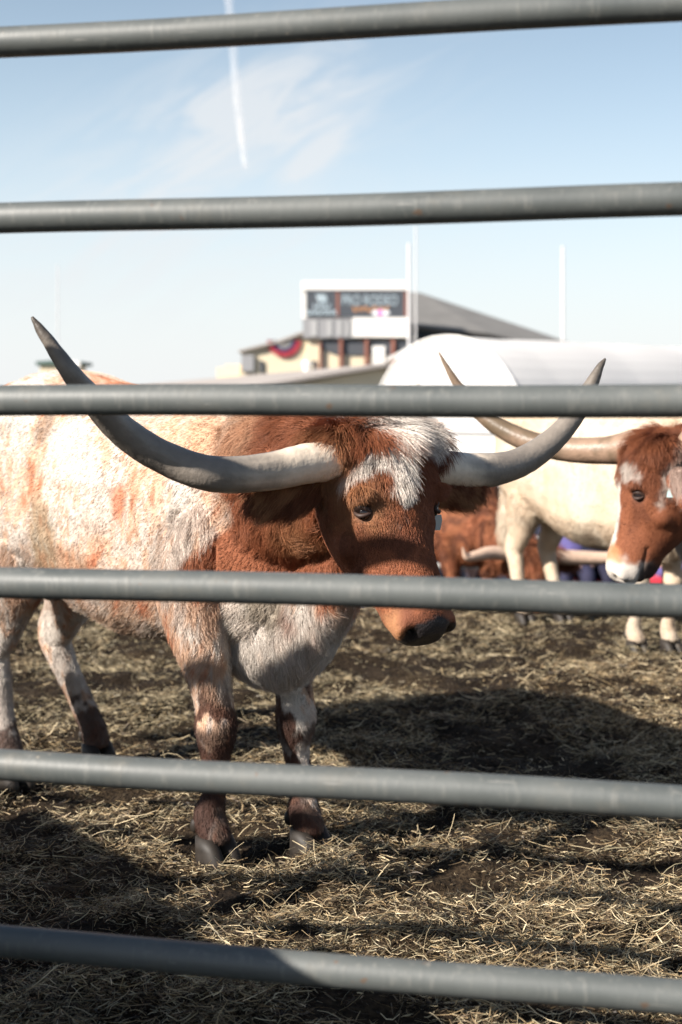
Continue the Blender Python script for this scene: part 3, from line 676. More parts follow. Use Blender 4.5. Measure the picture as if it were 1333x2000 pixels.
        ca = hm.color_attributes.new('col', 'FLOAT_COLOR', 'POINT'); c4 = np.ones((len(V), 4), np.float32); c4[:, :3] = cc; ca.data.foreach_set('color', c4.ravel())
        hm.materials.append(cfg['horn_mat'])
    # eyes with lids
    if cfg.get('eyes', True):
        for sg in (-1, 1):
            c = H.p(.203, sg * .1005, -.0235); e_ = MB().ball(c, .0205 * kz * cfg.get('eye_k', 1.0), 24, 16).build('eye', M_EYE, root, True)
            out = H.l * sg * .83 + H.u * .55; out /= np.linalg.norm(out); up = np.array([0, 0, 1.0]) - out * out[2]; up /= np.linalg.norm(up); hor = np.cross(up, out); hor = hor * .97 - up * .22 * np.sign(hor[0] * sg * -1 or 1) * 0
            for lift, nm in ((1, 'eyelid'), (-1, 'eyelid')):
                pts = []
                for q in np.linspace(-1, 1, 13):
                    pts.append(c + kz * (hor * q * .024 + up * (.0105 if lift > 0 else -.0115) * (1 - q * q) + out * (.0175 - .010 * q * q)))
                MB().tube(pts, [.003 + (.0045 if lift > 0 else .0025) * (1 - q * q) for q in np.linspace(-1, 1, 13)], 10).build(nm, M_LID, e_, True)
    for w in cfg.get('hooves', []):
        x, y, r = [v * sc for v in w]; g_ = cfg.get('hoof_z', 0.0)
        f = MB()
        for s_ in (-1, 1):
            cy_ = y + s_ * r * .52
            f.ring([[Vector((x + fx + .02 * sc + rx * math.cos(q), cy_ + ry * math.sin(q), z_)) for q in [2 * math.pi * k / 16 for k in range(16)]] for z_, rx, ry, fx in ((-.01, r * 1.05, r * .52, .012), (.02, r * 1.0, r * .5, .008), (.045, r * .85, r * .48, .0), (.075, r * .62, r * .42, -.012))])
        f.build('hoof', M_HOOF, root, True)
        for s_ in (-1, 1): MB().ball((x - .045 * sc, y + s_ * .024 * sc, .095 * sc), (.014, .012, .02), 12, 8).build('dewclaw', M_HOOF, root, True)
    if cfg.get('tag_on'):
        for (s, l, u, w_, h_, tl, col_) in cfg['tag_on']:
            c = H.p(s, l, u); f = MB(); vw_ = np.array((root.matrix_basis.to_3x3().inverted() @ Vector(tl))[:]); rgt = np.cross(H.u * .25 + vw_, [0, 0, 1.0]); rgt /= np.linalg.norm(rgt)
            dn = -np.array([0, 0, 1.0]) * .96 + rgt * .2
            nn = np.cross(rgt, dn); nn /= np.linalg.norm(nn)
            o4 = [c + rgt * w_ * a + dn * h_ * b_ for a, b_ in ((-.35, 0), (.35, 0), (.5, .35), (.5, 1), (-.5, 1), (-.5, .35))]
            f.ring([[Vector(p) for p in o4], [Vector(p + nn * .003) for p in o4]]); f.build('ear_tag', mat('ear_tag_plastic', col_, .35), root)
    # coat of hair
    grow_coat(root, me, P2, lab, H, B, cfg)
    return root, H

def grow_coat(root, me, P, lab, H, B, cfg):
    n = cfg['hairs']; r = np.random.default_rng(cfg.get('seed', 5))
    me.calc_loop_triangles(); nt_ = len(me.loop_triangles); tri = np.empty(nt_ * 3, np.int32); me.loop_triangles.foreach_get('vertices', tri); tri = tri.reshape(-1, 3)
    N = np.empty(len(P) * 3, np.float32); me.vertices.foreach_get('normal', N); N = N.reshape(-1, 3).astype(float)
    a, b_, c = P[tri[:, 0]], P[tri[:, 1]], P[tri[:, 2]]; area = np.linalg.norm(np.cross(b_ - a, c - a), axis=1) / 2
    vw = np.array([cfg['density'].get(l, 1.0) for l in lab]); hs, hl, hu = H.inv(P)
    bare = (lab == 'head') & (hs > .496) & (hu > -.12) & (np.abs(hl) < .066)
    vw = np.where(bare, .0, vw)
    nw = N @ np.array((root.matrix_basis.to_3x3().inverted() @ Vector((0, -1, 0)))[:]); vw = vw * np.where(nw > -.35, 1.0, .25)
    wgt = area * vw[tri].mean(1); cum = np.cumsum(wgt); t = np.searchsorted(cum, r.random(n) * cum[-1]); t = np.clip(t, 0, nt_ - 1)
    u, v = r.random(n), r.random(n); fl = u + v > 1; u[fl], v[fl] = 1 - u[fl], 1 - v[fl]
    root_p = a[t] + (b_[t] - a[t]) * u[:, None] + (c[t] - a[t]) * v[:, None]
    nrm = N[tri[t, 0]] * (1 - u - v)[:, None] + N[tri[t, 1]] * u[:, None] + N[tri[t, 2]] * v[:, None]; nrm /= np.linalg.norm(nrm, axis=1)[:, None] + 1e-9
    L = lab[tri[t, 0]]
    hs, hl, hu = H.inv(root_p); isH = L == 'head'
    flow = np.zeros((n, 3)); ln = np.zeros(n)
    def put(m_, d, l): flow[m_] = d; ln[m_] = l
    put(L == 'torso', (-.75, 0, -.55), .014); put(L == 'neck', (-.45, 0, -.85), .040); put(L == 'leg', (-.15, 0, -1), .016); put(L == 'tail', (0, 0, -1), .08)
    put(L == 'dewlap', (.1, 0, -1), .036)
    low = (L == 'torso') & (nrm[:, 2] < -.35); ln[low] = .032
    lz = L == 'leg'; ln[lz] = .014 + .024 * sstep(.42, .72, root_p[lz, 2])
    # head: hair runs down the face, longer on the poll, falling forward
    fs = sstep(.0, .16, hs)
    hd = H.s[None, :] * (.55 + .6 * fs)[:, None] + H.l[None, :] * (np.sign(hl) * .55 * (1 - fs * .6) * sstep(.01, .09, np.abs(hl)))[:, None] + np.array([0, 0, -1.0]) * .45
    flow[isH] = hd[isH]
    side = np.clip(-hu - .02, 0, .2) / .2
    lh = .040 * (1 - sstep(.0, .10, hs)) + .024 * (1 - sstep(.12, .22, hs)) + .010
    lh = lh + .034 * np.exp(-((hl + .02) / .035) ** 2) * (1 - sstep(.15, .21, hs))
    lh = lh * (1 - .35 * side); lh = lh * (1 - .6 * sstep(.40, .47, hs))
    ee = np.sqrt((hs - .203) ** 2 + (np.abs(hl) - .116) ** 2 + (hu + .012) ** 2); lh = lh * (.22 + .78 * sstep(.014, .04, ee))
    keep = ~(isH & (ee < .017))
    ln[isH] = lh[isH]
    ear = L == 'ear'; flow[ear] = (H.l[None, :] * np.sign(hl)[:, None] * .8 + np.array([0, 0, -.75]))[ear]; ln[ear] = .050
    ln *= cfg.get('len', 1.0)
    q = root_p * 1.0
    def nz3(k, sd): return np.stack([fbm(q * k, sd, 2), fbm(q * k, sd + 1, 2), fbm(q * k, sd + 2, 2)], 1) - .5
    wob = nz3(22, 200) * 1.5 + nz3(70, 210) * 1.1
    wob = wob * (np.where(isH & (hs > .1), .55, 1.0) * np.where(L == 'neck', 1.4, np.where(L == 'torso', .42, 1)))[:, None]
    flow = flow / (np.linalg.norm(flow, axis=1)[:, None] + 1e-9) + wob + r.normal(0, .12, (n, 3))
    flow = flow - nrm * (flow * nrm).sum(1)[:, None]; flow /= np.linalg.norm(flow, axis=1)[:, None] + 1e-9
    lift = .26 + .22 * r.random(n) + np.where(isH & (hs < .14), .18, 0) + np.where(L == 'neck', .12, 0)
    ln = ln * (.6 + .7 * r.random(n)) * (.75 + .5 * fbm(q * 30, 230, 2))
    K = 5; ts = np.linspace(0, 1, K); pos = np.empty((n, K, 3))
    d0 = flow + nrm * (lift * 1.5)[:, None]; d0 /= np.linalg.norm(d0, axis=1)[:, None]
    d1 = flow - nrm * .10 + np.array([0, 0, -.25]) + wob * .45; d1 /= np.linalg.norm(d1, axis=1)[:, None]
    p = root_p - nrm * .001
    for k in range(K):
        pos[:, k] = p
        w_ = k / (K - 1); dd = d0 * (1 - w_) + d1 * w_; dd /= np.linalg.norm(dd, axis=1)[:, None]; p = p + dd * (ln / (K - 1))[:, None]
    col = cfg['pattern'](root_p, L, H)
    col = col * (.72 + .5 * r.random((n, 1))) ; col = np.clip(col * (.8 + .4 * fbm(q * 45, 240, 2))[:, None], 0, .95)
    pos, col, ln = pos[keep], col[keep], ln[keep]; n = len(pos)
    hc = bpy.data.hair_curves.new('coat'); hc.add_curves([K] * n)
    hc.attributes['position'].data.foreach_set('vector', pos.astype(np.float32).ravel())
    ra = hc.attributes.new('radius', 'FLOAT', 'POINT')
    base = cfg.get('hair_r', .00042); rad = np.repeat(base * (.7 + .6 * r.random(n))[:, None], K, 1) * np.array([1, 1, .85, .6, .15])
    ra.data.foreach_set('value', rad.astype(np.float32).ravel())
    ca = hc.attributes.new('col', 'FLOAT_COLOR', 'CURVE'); c4 = np.ones((n, 4), np.float32); c4[:, :3] = col; ca.data.foreach_set('color', c4.ravel())
    hc.materials.append(M_HAIR)
    o = bpy.data.objects.new('coat', hc); C.objects.link(o); o.parent = root

M_HAIR = mat('hair', rough=.55, spec=.25, attr='col')
M_HIDE = mat('hide', rough=.75, spec=.3, attr='col')
nt = M_HIDE.node_tree; b = nt.nodes['Principled BSDF']; wa = nt.nodes.new('ShaderNodeAttribute'); wa.attribute_name = 'wet'
wr = nt.nodes.new('ShaderNodeMapRange'); wr.inputs[3].default_value = .78; wr.inputs[4].default_value = .30; nt.links.new(wa.outputs['Fac'], wr.inputs[0]); nt.links.new(wr.outputs[0], b.inputs['Roughness'])
wn_ = nt.nodes.new('ShaderNodeTexVoronoi'); wn_.inputs['Scale'].default_value = 210; wtc = nt.nodes.new('ShaderNodeTexCoord'); nt.links.new(wtc.outputs['Object'], wn_.inputs['Vector'])
wb = nt.nodes.new('ShaderNodeBump'); wb.inputs['Distance'].default_value = .0025; wb.inputs['Strength'].default_value = .5; nt.links.new(wn_.outputs['Distance'], wb.inputs['Height']); nt.links.new(wb.outputs[0], b.inputs['Normal'])
M_HORN = mat('horn', rough=.42, spec=.4, attr='col', noise_amt=.10, noise_scale=40, bump=.18, bump_scale=90)
M_EYE = mat('eyeball', (.010, .006, .005), .04, spec=.6)
M_LID = mat('eyelid_skin', (.040, .020, .014), .6)
M_HOOF = mat('hoof_horn', (.026, .021, .017), .55, spec=.3, noise_amt=.3, noise_scale=40)
def loc_(cfg, q, H, sc): return np.array(q[:3]) * sc

WHITE = np.array([.58, .525, .47]); TAN = np.array([.50, .30, .185]); RED = np.array([.275, .094, .043]); DRED = np.array([.13, .044, .023]); ORANGE = np.array([.37, .18, .085]); BLACK = np.array([.020, .015, .014]); GREYB = np.array([.33, .27, .20]); PINK = np.array([.53, .375, .29])
def mixc_(c, d, w): return c * (1 - w[:, None]) + d * w[:, None]
def sph(P, c, rad, soft, nz_): d = np.linalg.norm((P - np.array(c)) / np.array(rad), axis=1) + nz_; return 1 - sstep(1 - soft, 1 + soft, d)
def face_pattern(c, P, lab, H, side=-1):
    s, l, u = H.inv(P); l = l * -side; n1 = fbm(P * 28, 71, 3) - .5; n2 = fbm(P * 60, 72, 2) - .5
    m = ((lab == 'head') | (lab == 'ear')).astype(float)
    h = np.tile(RED, (len(P), 1)); 
    h = mixc_(h, DRED, sstep(.50, .62, fbm(P * 16, 75, 3)) * .7)
    h = mixc_(h, ORANGE, sph(np.stack([s, l, u], 1), (.175, -.11, .0), (.075, .06, .08), .7, n1 * 1.2) * .7)
    h = mixc_(h, ORANGE, sph(np.stack([s, l, u], 1), (.06, -.15, -.04), (.07, .05, .08), .5, n1) * .8)
    h = mixc_(h, ORANGE * 1.15, sstep(.40, .46, s + n1 * .06) * sstep(-.03, -.07, u) * .75)
    w = sph(np.stack([s, l, u], 1), (-.015, -.005, .0), (.055, .045, .2), .3, n1 * 1.6)
    w = np.maximum(w, sph(np.stack([s + .45 * l, l, u], 1), (.055, -.065, .03), (.022, .060, .2), .3, n1 * 1.4))
    w = np.maximum(w, sph(np.stack([s, l, u], 1), (.02, .085, .0), (.05, .05, .2), .3, n1 * 1.6))
    w = np.maximum(w, sph(np.stack([s, l, u], 1), (.12, -.02, .03), (.085, .027, .2), .35, n1 * 2.4))
    w = np.maximum(w, sph(np.stack([s, l, u], 1), (.02, -.185, -.03), (.022, .025, .05), .3, n1) * .8)
    h = mixc_(h, WHITE * 1.32, w * (lab == 'head'))
    h = mixc_(h, np.array([.034, .030, .031]), sstep(.494, .503, s + n2 * .010 + .25 * np.clip(.05 - np.abs(l), 0, .05) - .9 * np.clip(np.abs(l) - .050, 0, 1) + 1.0 * np.clip(l - .050, 0, .03)) * (u > -.125))
    h = mixc_(h, BLACK * 1.5, sstep(-.130, -.142, u + n2 * .01) * sstep(.475, .495, s) * .85)
    h = mixc_(h, BLACK * 1.3, 1 - sstep(.018, .034, np.sqrt((s - .203) ** 2 + (np.abs(l) - .116) ** 2 + (u + .012) ** 2)))
    for sg in (-1, 1): h = mixc_(h, BLACK * .3, np.clip(1.5 * np.exp(-(((s - .517) / .022) ** 2 + ((l - sg * .060) / .014) ** 2 + ((u + .052) / .021) ** 2)), 0, 1))
    h = np.where((lab == 'ear')[:, None], mixc_(np.tile(RED, (len(P), 1)) * .62, ORANGE, sstep(.45, .6, fbm(P * 40, 78, 2))), h)
    return c * (1 - m[:, None]) + h * m[:, None]
def roan(P):
    n = fbm(P * np.array([16, 16, 9]), 81, 4); k = fbm(P * np.array([5, 5, 3.5]), 83, 3); f_ = fbm(P * np.array([40, 40, 18]), 85, 2)
    c = np.tile(WHITE, (len(P), 1)); c = mixc_(c, PINK, sstep(.42, .62, k) * .55); g_ = fbm(P * np.array([75, 75, 30]), 87, 2); c = mixc_(c, TAN * 1.1, sstep(.488, .548, n * .42 + k * .33 + g_ * .25) * .70)
    c = mixc_(c, RED * 1.7, sstep(.575, .62, n * .40 + k * .30 + f_ * .15 + g_ * .15) * .8); return c
def pat_main(P, lab, H):
    x, y, z = P.T; nz_ = (fbm(P * 7, 91, 3) - .5) * .9; nf = fbm(P * 26, 93, 3) - .5
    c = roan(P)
    # red forequarter and neck with a wavy edge
    neck = sstep(.015, -.015, -(x - .60) - .06 * np.sin(z * 17 + 1.0) - nz_ * .05 + .35 * np.clip(z - .95, -.1, .4)) * sstep(.75, .80, z + nf * .06)
    top = sph(P, (.86, 0, 1.18), (.16, .30, .16), .25, nz_ * .5)
    c = mixc_(c, RED, neck); c = mixc_(c, RED * .85, top)
    for (p, rad, colr, w) in MAIN_PATCHES: c = mixc_(c, colr, sph(P, p, rad, .35, nz_) * w)
    c = mixc_(c, WHITE * .97, sstep(.42, .50, x + nz_ * .05) * sstep(.76, .70, z + nf * .06) * (lab != 'leg') * .8)
    for (p, rad, colr, w) in MAIN_PATCHES[4:6]: c = mixc_(c, colr, sph(P, p, rad, .35, nz_) * w)
    tan_curl = sph(P, (.93, -.20, .86), (.12, .2, .13), .5, nz_) * (lab == 'neck'); c = mixc_(c, np.array([.30, .15, .07]), tan_curl * .6)
    fore = sstep(-.1, .1, x); lg = (lab == 'leg') * sstep(.62, .40, z + nf * .25) * (.35 + .65 * fore); spots = sstep(.40, .55, fbm(P * 14, 95, 3) + .35 * (.30 - z))
    spots = sstep(.48, .52, fbm(P * np.array([16, 16, 8]), 95, 3) + .3 * (.36 - z)); c = mixc_(c, np.array([.075, .030, .018]), lg * spots * .97)
    c = mixc_(c, np.array([.045, .022, .016]), (lab == 'leg') * fore * sstep(.40, .36, z + nf * .12) * sstep(.27, .32, z + nf * .1) * .85); c = mixc_(c, np.array([.048, .023, .017]), (lab == 'leg') * sstep(.21, .17, z + nf * .22) * .9)
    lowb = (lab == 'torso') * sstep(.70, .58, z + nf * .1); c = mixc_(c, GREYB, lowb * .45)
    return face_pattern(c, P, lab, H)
MAIN_PATCHES = [((-.17, -.298, .82), (.09, .12, .13), np.array([.27, .22, .14]), .6), ((.235, -.311, .966), (.045, .1, .075), RED * 1.7, .8), ((-.22, -.247, 1.18), (.04, .1, .06), np.array([.22, .14, .09]), .7),
    ((.012, -.307, .78), (.10, .1, .06), TAN * .7, .6), ((.72, -.154, .72), (.075, .1, .06), GREYB * .75, .8), ((.80, -.07, .70), (.06, .1, .06), RED, .9), ((.62, -.199, 1.163), (.14, .12, .10), TAN, .7), ((.45, -.2, 1.17), (.12, .12, .08), TAN * 1.2, .45)]
def horn_pale(T, V, Nn):
    b_ = np.array([.74, .62, .49]); g_ = np.array([.18, .158, .138]); d_ = np.array([.085, .073, .062])  # sunlit base lightened and rail-shaded middle darkened in the horn colour itself
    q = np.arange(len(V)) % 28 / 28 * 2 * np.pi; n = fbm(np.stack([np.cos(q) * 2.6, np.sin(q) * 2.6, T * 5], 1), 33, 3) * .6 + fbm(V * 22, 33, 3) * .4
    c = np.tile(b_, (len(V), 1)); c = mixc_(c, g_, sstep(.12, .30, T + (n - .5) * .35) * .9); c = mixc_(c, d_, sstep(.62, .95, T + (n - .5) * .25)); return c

LEGF = lambda x, y, fx, fy: [(x * .1 + .42, y * .8, 1.10, .05, .08), (x * .2 + .38, y * 1.02, .95, .085, .14), (x * .3 + .31, y * 1.15, .82, .095, .14), (x * .55 + .19, y * 1.16, .69, .080, .105), (x * .85 + .06, y * 1.1, .56, .062, .072), (x, y, .44, .049, .053), (x + .008, y, .37, .055, .060), (x, y * .5 + fy * .5, .28, .036, .039), (x * .5 + fx * .5, fy, .19, .030, .034), (fx - .01, fy, .125, .042, .045), (fx + .010, fy, .085, .041, .045), (fx + .02, fy, .055, .038, .044)]
LEGH = lambda hx, hy, fx, fy: [(-.50, hy * .9, 1.10, .10, .17), (-.52, hy * 1.0, .93, .12, .20), (-.50, hy * 1.05, .78, .105, .165), (hx * .6 - .17, hy, .64, .085, .135), (hx + .06, hy, .52, .056, .086), (hx, hy, .44, .050, .074), (hx + .02, hy * .8 + fy * .2, .36, .043, .054), (hx * .5 + fx * .5, hy * .3 + fy * .7, .23, .038, .043), (fx - .02, fy, .135, .041, .045), (fx + .005, fy, .085, .041, .045), (fx + .018, fy, .055, .038, .044)]
TORSO = [(-.90, 1.12, .92, .07), (-.84, 1.25, .78, .17), (-.72, 1.32, .66, .235), (-.55, 1.355, .63, .28), (-.38, 1.345, .64, .295), (-.2, 1.305, .60, .295), (0, 1.275, .565, .305), (.2, 1.265, .55, .30), (.42, 1.275, .545, .28), (.58, 1.25, .55, .235), (.72, 1.17, .58, .18), (.80, 1.05, .66, .11)]
EAR_R = [(.085, -.12, -.075, .026, .020), (.09, -.18, -.09, .044, .024), (.10, -.24, -.10, .052, .020), (.108, -.30, -.105, .044, .016), (.112, -.35, -.105, .022, .010)]
def mirror_ear(e_): return [(s, -l, u, w, t) for s, l, u, w, t in e_]

main_rz = math.atan2(-.75, .716)
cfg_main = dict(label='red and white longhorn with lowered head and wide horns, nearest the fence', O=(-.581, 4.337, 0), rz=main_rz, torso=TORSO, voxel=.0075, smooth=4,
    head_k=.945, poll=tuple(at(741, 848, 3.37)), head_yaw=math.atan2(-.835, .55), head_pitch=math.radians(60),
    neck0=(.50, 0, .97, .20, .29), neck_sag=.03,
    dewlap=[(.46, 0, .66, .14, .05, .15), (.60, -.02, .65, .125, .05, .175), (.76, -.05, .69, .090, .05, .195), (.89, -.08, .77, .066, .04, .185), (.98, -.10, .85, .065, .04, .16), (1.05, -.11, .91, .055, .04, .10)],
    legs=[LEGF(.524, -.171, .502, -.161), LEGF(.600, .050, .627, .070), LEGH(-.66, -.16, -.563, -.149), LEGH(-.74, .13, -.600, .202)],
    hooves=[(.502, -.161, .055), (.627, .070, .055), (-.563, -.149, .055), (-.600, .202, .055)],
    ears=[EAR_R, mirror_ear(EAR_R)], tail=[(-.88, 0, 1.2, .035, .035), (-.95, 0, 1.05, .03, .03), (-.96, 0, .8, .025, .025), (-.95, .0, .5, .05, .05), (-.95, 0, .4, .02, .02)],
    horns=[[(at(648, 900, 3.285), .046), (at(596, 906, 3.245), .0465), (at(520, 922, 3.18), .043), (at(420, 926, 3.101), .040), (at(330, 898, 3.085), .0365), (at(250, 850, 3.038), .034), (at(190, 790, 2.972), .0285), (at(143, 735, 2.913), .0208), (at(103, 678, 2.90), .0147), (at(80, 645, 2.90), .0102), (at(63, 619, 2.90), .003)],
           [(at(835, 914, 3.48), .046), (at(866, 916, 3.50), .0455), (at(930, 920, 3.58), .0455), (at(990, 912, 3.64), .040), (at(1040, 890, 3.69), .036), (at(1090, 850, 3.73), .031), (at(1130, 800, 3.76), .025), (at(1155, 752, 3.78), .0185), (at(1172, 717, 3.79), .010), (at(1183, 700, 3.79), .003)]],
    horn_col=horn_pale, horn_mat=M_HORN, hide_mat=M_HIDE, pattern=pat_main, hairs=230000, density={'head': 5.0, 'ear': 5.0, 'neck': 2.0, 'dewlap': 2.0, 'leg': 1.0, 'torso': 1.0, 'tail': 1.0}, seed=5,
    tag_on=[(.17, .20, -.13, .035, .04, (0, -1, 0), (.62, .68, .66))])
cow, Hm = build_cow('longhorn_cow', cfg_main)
def flip(l): return [tuple([r[0], -r[1]] + list(r[2:])) for r in l]
def unmirror(p, O, rz): return (Matrix.Rotation(rz, 4, 'Z') @ Vector(p)) + Vector(O)
loc_main = np.array((Matrix.Rotation(-main_rz, 4, 'Z') @ (Vector(cfg_main['poll']) - Vector(cfg_main['O'])))[:])
# second longhorn: only its head and neck reach into the frame from the right
c_rz = math.atan2(-.36, -.93); c_poll = at(1268, 858, 5.0)
off = Matrix.Rotation(c_rz, 3, 'Z') @ Vector((loc_main[0] - .02, -loc_main[1] - .0, 0))
def pat_blaze(P, lab, H):
    x, y, z = P.T; nz_ = (fbm(P * 7, 191, 3) - .5) * .9; n1 = fbm(P * 26, 193, 3) - .5
    c = np.tile(RED * 1.0, (len(P), 1)); c = mixc_(c, DRED, sstep(.48, .6, fbm(P * 9, 195, 3)) * .7)
    c = mixc_(c, WHITE, sstep(.46, .36, x + nz_ * .15) * (lab != 'neck')); c = mixc_(c, WHITE, (lab == 'dewlap') * .9); c = mixc_(c, WHITE * .95, (lab == 'leg') * .9)
    s, l, u = H.inv(P); m = ((lab == 'head')).astype(float); h = np.tile(RED * .85, (len(P), 1))
    h = mixc_(h, DRED, sstep(.50, .62, fbm(P * 16, 75, 3)) * .6)
    w = sstep(.044, .030, np.abs(l + .012) + n1 * .05) * sstep(.13, .20, s) * (u > -.06)
    w = np.maximum(w, sph(np.stack([s, l, u], 1), (.13, .06, .02), (.035, .05, .06), .4, n1 * 2.4) * .8)
    w = np.maximum(w, sstep(.42, .45, s + n1 * .08) * sstep(-.16, -.10, u + n1 * .05))
    w = np.maximum(w, sph(np.stack([s, l, u], 1), (.10, .15, -.10), (.10, .05, .035), .4, n1 * 1.6) * .7)
    h = mixc_(h, WHITE, w); h = mixc_(h, ORANGE * 1.2, sph(np.stack([s, l, u], 1), (.435, .03, -.02), (.035, .04, .06), .4, n1) * .9)
    h = mixc_(h, BLACK * 2, sstep(-.11, -.13, u + n1 * .02) * sstep(.40, .43, s) * .9)
    h = mixc_(h, BLACK * 1.3, 1 - sstep(.018, .034, np.sqrt((s - .203) ** 2 + (np.abs(l) - .116) ** 2 + (u + .012) ** 2)))
    c = c * (1 - m[:, None]) + h * m[:, None]
    er = (lab == 'ear').astype(float); return c * (1 - er[:, None]) + mixc_(np.tile(RED * 1.2, (len(P), 1)), WHITE * .8, sstep(.5, .6, fbm(P * 18, 178, 2)) * .6) * er[:, None]
def horn_dark(T, V, Nn):
    b_ = np.array([.30, .20, .14]); g_ = np.array([.17, .12, .08]); d_ = np.array([.16, .12, .07]); n = fbm(V * 22, 133, 3)
    c = np.tile(b_, (len(V), 1)); c = mixc_(c, g_, sstep(.25, .6, T + (n - .5) * .5) * .85); return mixc_(c, d_ * .6, sstep(.5, .62, fbm(V * 12, 134, 3)) * .6)
EAR_C = [(.085, -.12, -.085, .026, .020), (.10, -.165, -.11, .044, .022), (.115, -.215, -.13, .058, .018), (.13, -.265, -.145, .050, .014), (.14, -.30, -.15, .024, .010)]
cfg_c = dict(cfg_main, label='longhorn with a white blaze and pale ear tag, its head reaching in at the right', O=tuple(Vector((c_poll.x, c_poll.y, 0)) - off), rz=c_rz,
    poll=tuple(c_poll), head_k=.97, eye_k=.86, len=.72, head_yaw=math.atan2(.10, -.99), head_pitch=math.radians(71), voxel=.009, hairs=90000, seed=8,
    neck0=(.50, 0, .97, .20, .29), dewlap=flip(cfg_main['dewlap']), legs=[LEGF(.545, .149, .513, .149), LEGF(.66, -.115, .652, -.096), LEGH(-.66, .16, -.563, .149), LEGH(-.74, -.13, -.60, -.202)],
    hooves=[(.513, .149, .055), (.652, -.096, .055), (-.563, .149, .055), (-.600, -.202, .055)], ears=[EAR_C, mirror_ear(EAR_C)],
    horns=[[(at(1285, 874, 5.03), .060), (at(1240, 874, 5.06), .061), (at(1180, 880, 5.12), .050), (at(1110, 878, 5.18), .0455), (at(1045, 866, 5.24), .041), (at(985, 840, 5.30), .036), (at(940, 808, 5.34), .029), (at(900, 760, 5.37), .019), (at(875, 720, 5.38), .011), (at(857, 687, 5.39), .003)],
           [(Vector(c_poll) + Vector((.10, -.14, -.01)), .05), (Vector(c_poll) + Vector((.22, -.30, -.03)), .048), (Vector(c_poll) + Vector((.42, -.52, .0)), .042), (Vector(c_poll) + Vector((.58, -.66, .14)), .034), (Vector(c_poll) + Vector((.66, -.72, .32)), .02), (Vector(c_poll) + Vector((.70, -.74, .48)), .003)]],
    horn_col=horn_dark, pattern=pat_blaze, density={'head': 5, 'ear': 5, 'neck': 2.5, 'dewlap': 2, 'leg': .5, 'torso': .35, 'tail': .3},
    tag_on=[(.075, .20, -.13, .085, .085, (-.5, -1.6, 0), (.42, .58, .58))])
build_cow('longhorn_cow', cfg_c)

# cream longhorn standing further back
def pat_cream(P, lab, H):
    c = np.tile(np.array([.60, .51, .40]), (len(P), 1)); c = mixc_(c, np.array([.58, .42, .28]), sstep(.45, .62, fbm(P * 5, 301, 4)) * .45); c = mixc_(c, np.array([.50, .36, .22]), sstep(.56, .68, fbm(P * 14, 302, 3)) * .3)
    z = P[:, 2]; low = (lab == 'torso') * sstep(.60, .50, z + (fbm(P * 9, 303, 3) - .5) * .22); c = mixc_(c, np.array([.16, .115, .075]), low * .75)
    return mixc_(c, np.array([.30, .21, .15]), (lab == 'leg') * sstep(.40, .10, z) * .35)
b_rz = math.atan2(-.917, .40); b_O = Vector((1.36, 7.60, -.01))
fB = Vector((.40, -.917, 0)); lB = Vector((.917, .40, 0))
b_poll = b_O + fB * 1.05 + lB * .62 + Vector((0, 0, 1.18))
hb = lambda a, b_, c: b_poll + fB * a + lB * b_ + Vector((0, 0, c))
TORSO_B = [(x, t - .02, (b_ if x < -.6 else b_ - .06 + .02 * abs(x)), w * .86) for x, t, b_, w in TORSO]
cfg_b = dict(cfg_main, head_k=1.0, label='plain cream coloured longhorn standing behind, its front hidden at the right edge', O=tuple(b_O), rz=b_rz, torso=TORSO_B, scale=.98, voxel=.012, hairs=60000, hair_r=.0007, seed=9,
    poll=tuple(b_poll), head_yaw=b_rz + .7, head_pitch=math.radians(50), neck0=(.50, 0, .97, .19, .28), dewlap=[(.52, 0, .56, .09, .05, .06), (.70, .0, .54, .07, .07, .07), (.86, .04, .66, .055, .07, .09)],
    legs=[LEGF(.53, -.10, .52, -.11), LEGF(.56, .09, .56, .07), LEGH(-.68, -.11, -.56, -.12), LEGH(-.66, .10, -.50, .10)], hooves=[(.52, -.11, .055), (.56, .07, .055), (-.56, -.12, .055), (-.50, .10, .055)],
    horns=[[(hb(0, -.1, 0), .045), (hb(0, -.25, .0), .044), (hb(.08, -.5, .02), .036), (hb(.16, -.66, .15), .025), (hb(.16, -.72, .32), .003)], [(hb(0, .1, 0), .045), (hb(0, .25, .0), .044), (hb(.08, .5, .02), .036), (hb(.16, .66, .15), .025), (hb(.16, .72, .32), .003)]],
    pattern=pat_cream, density={'head': 1, 'neck': 1, 'torso': 1, 'leg': 1, 'dewlap': 1, 'ear': 1, 'tail': 1}, len=.8, tag_on=None)
build_cow('longhorn_cow', cfg_b)

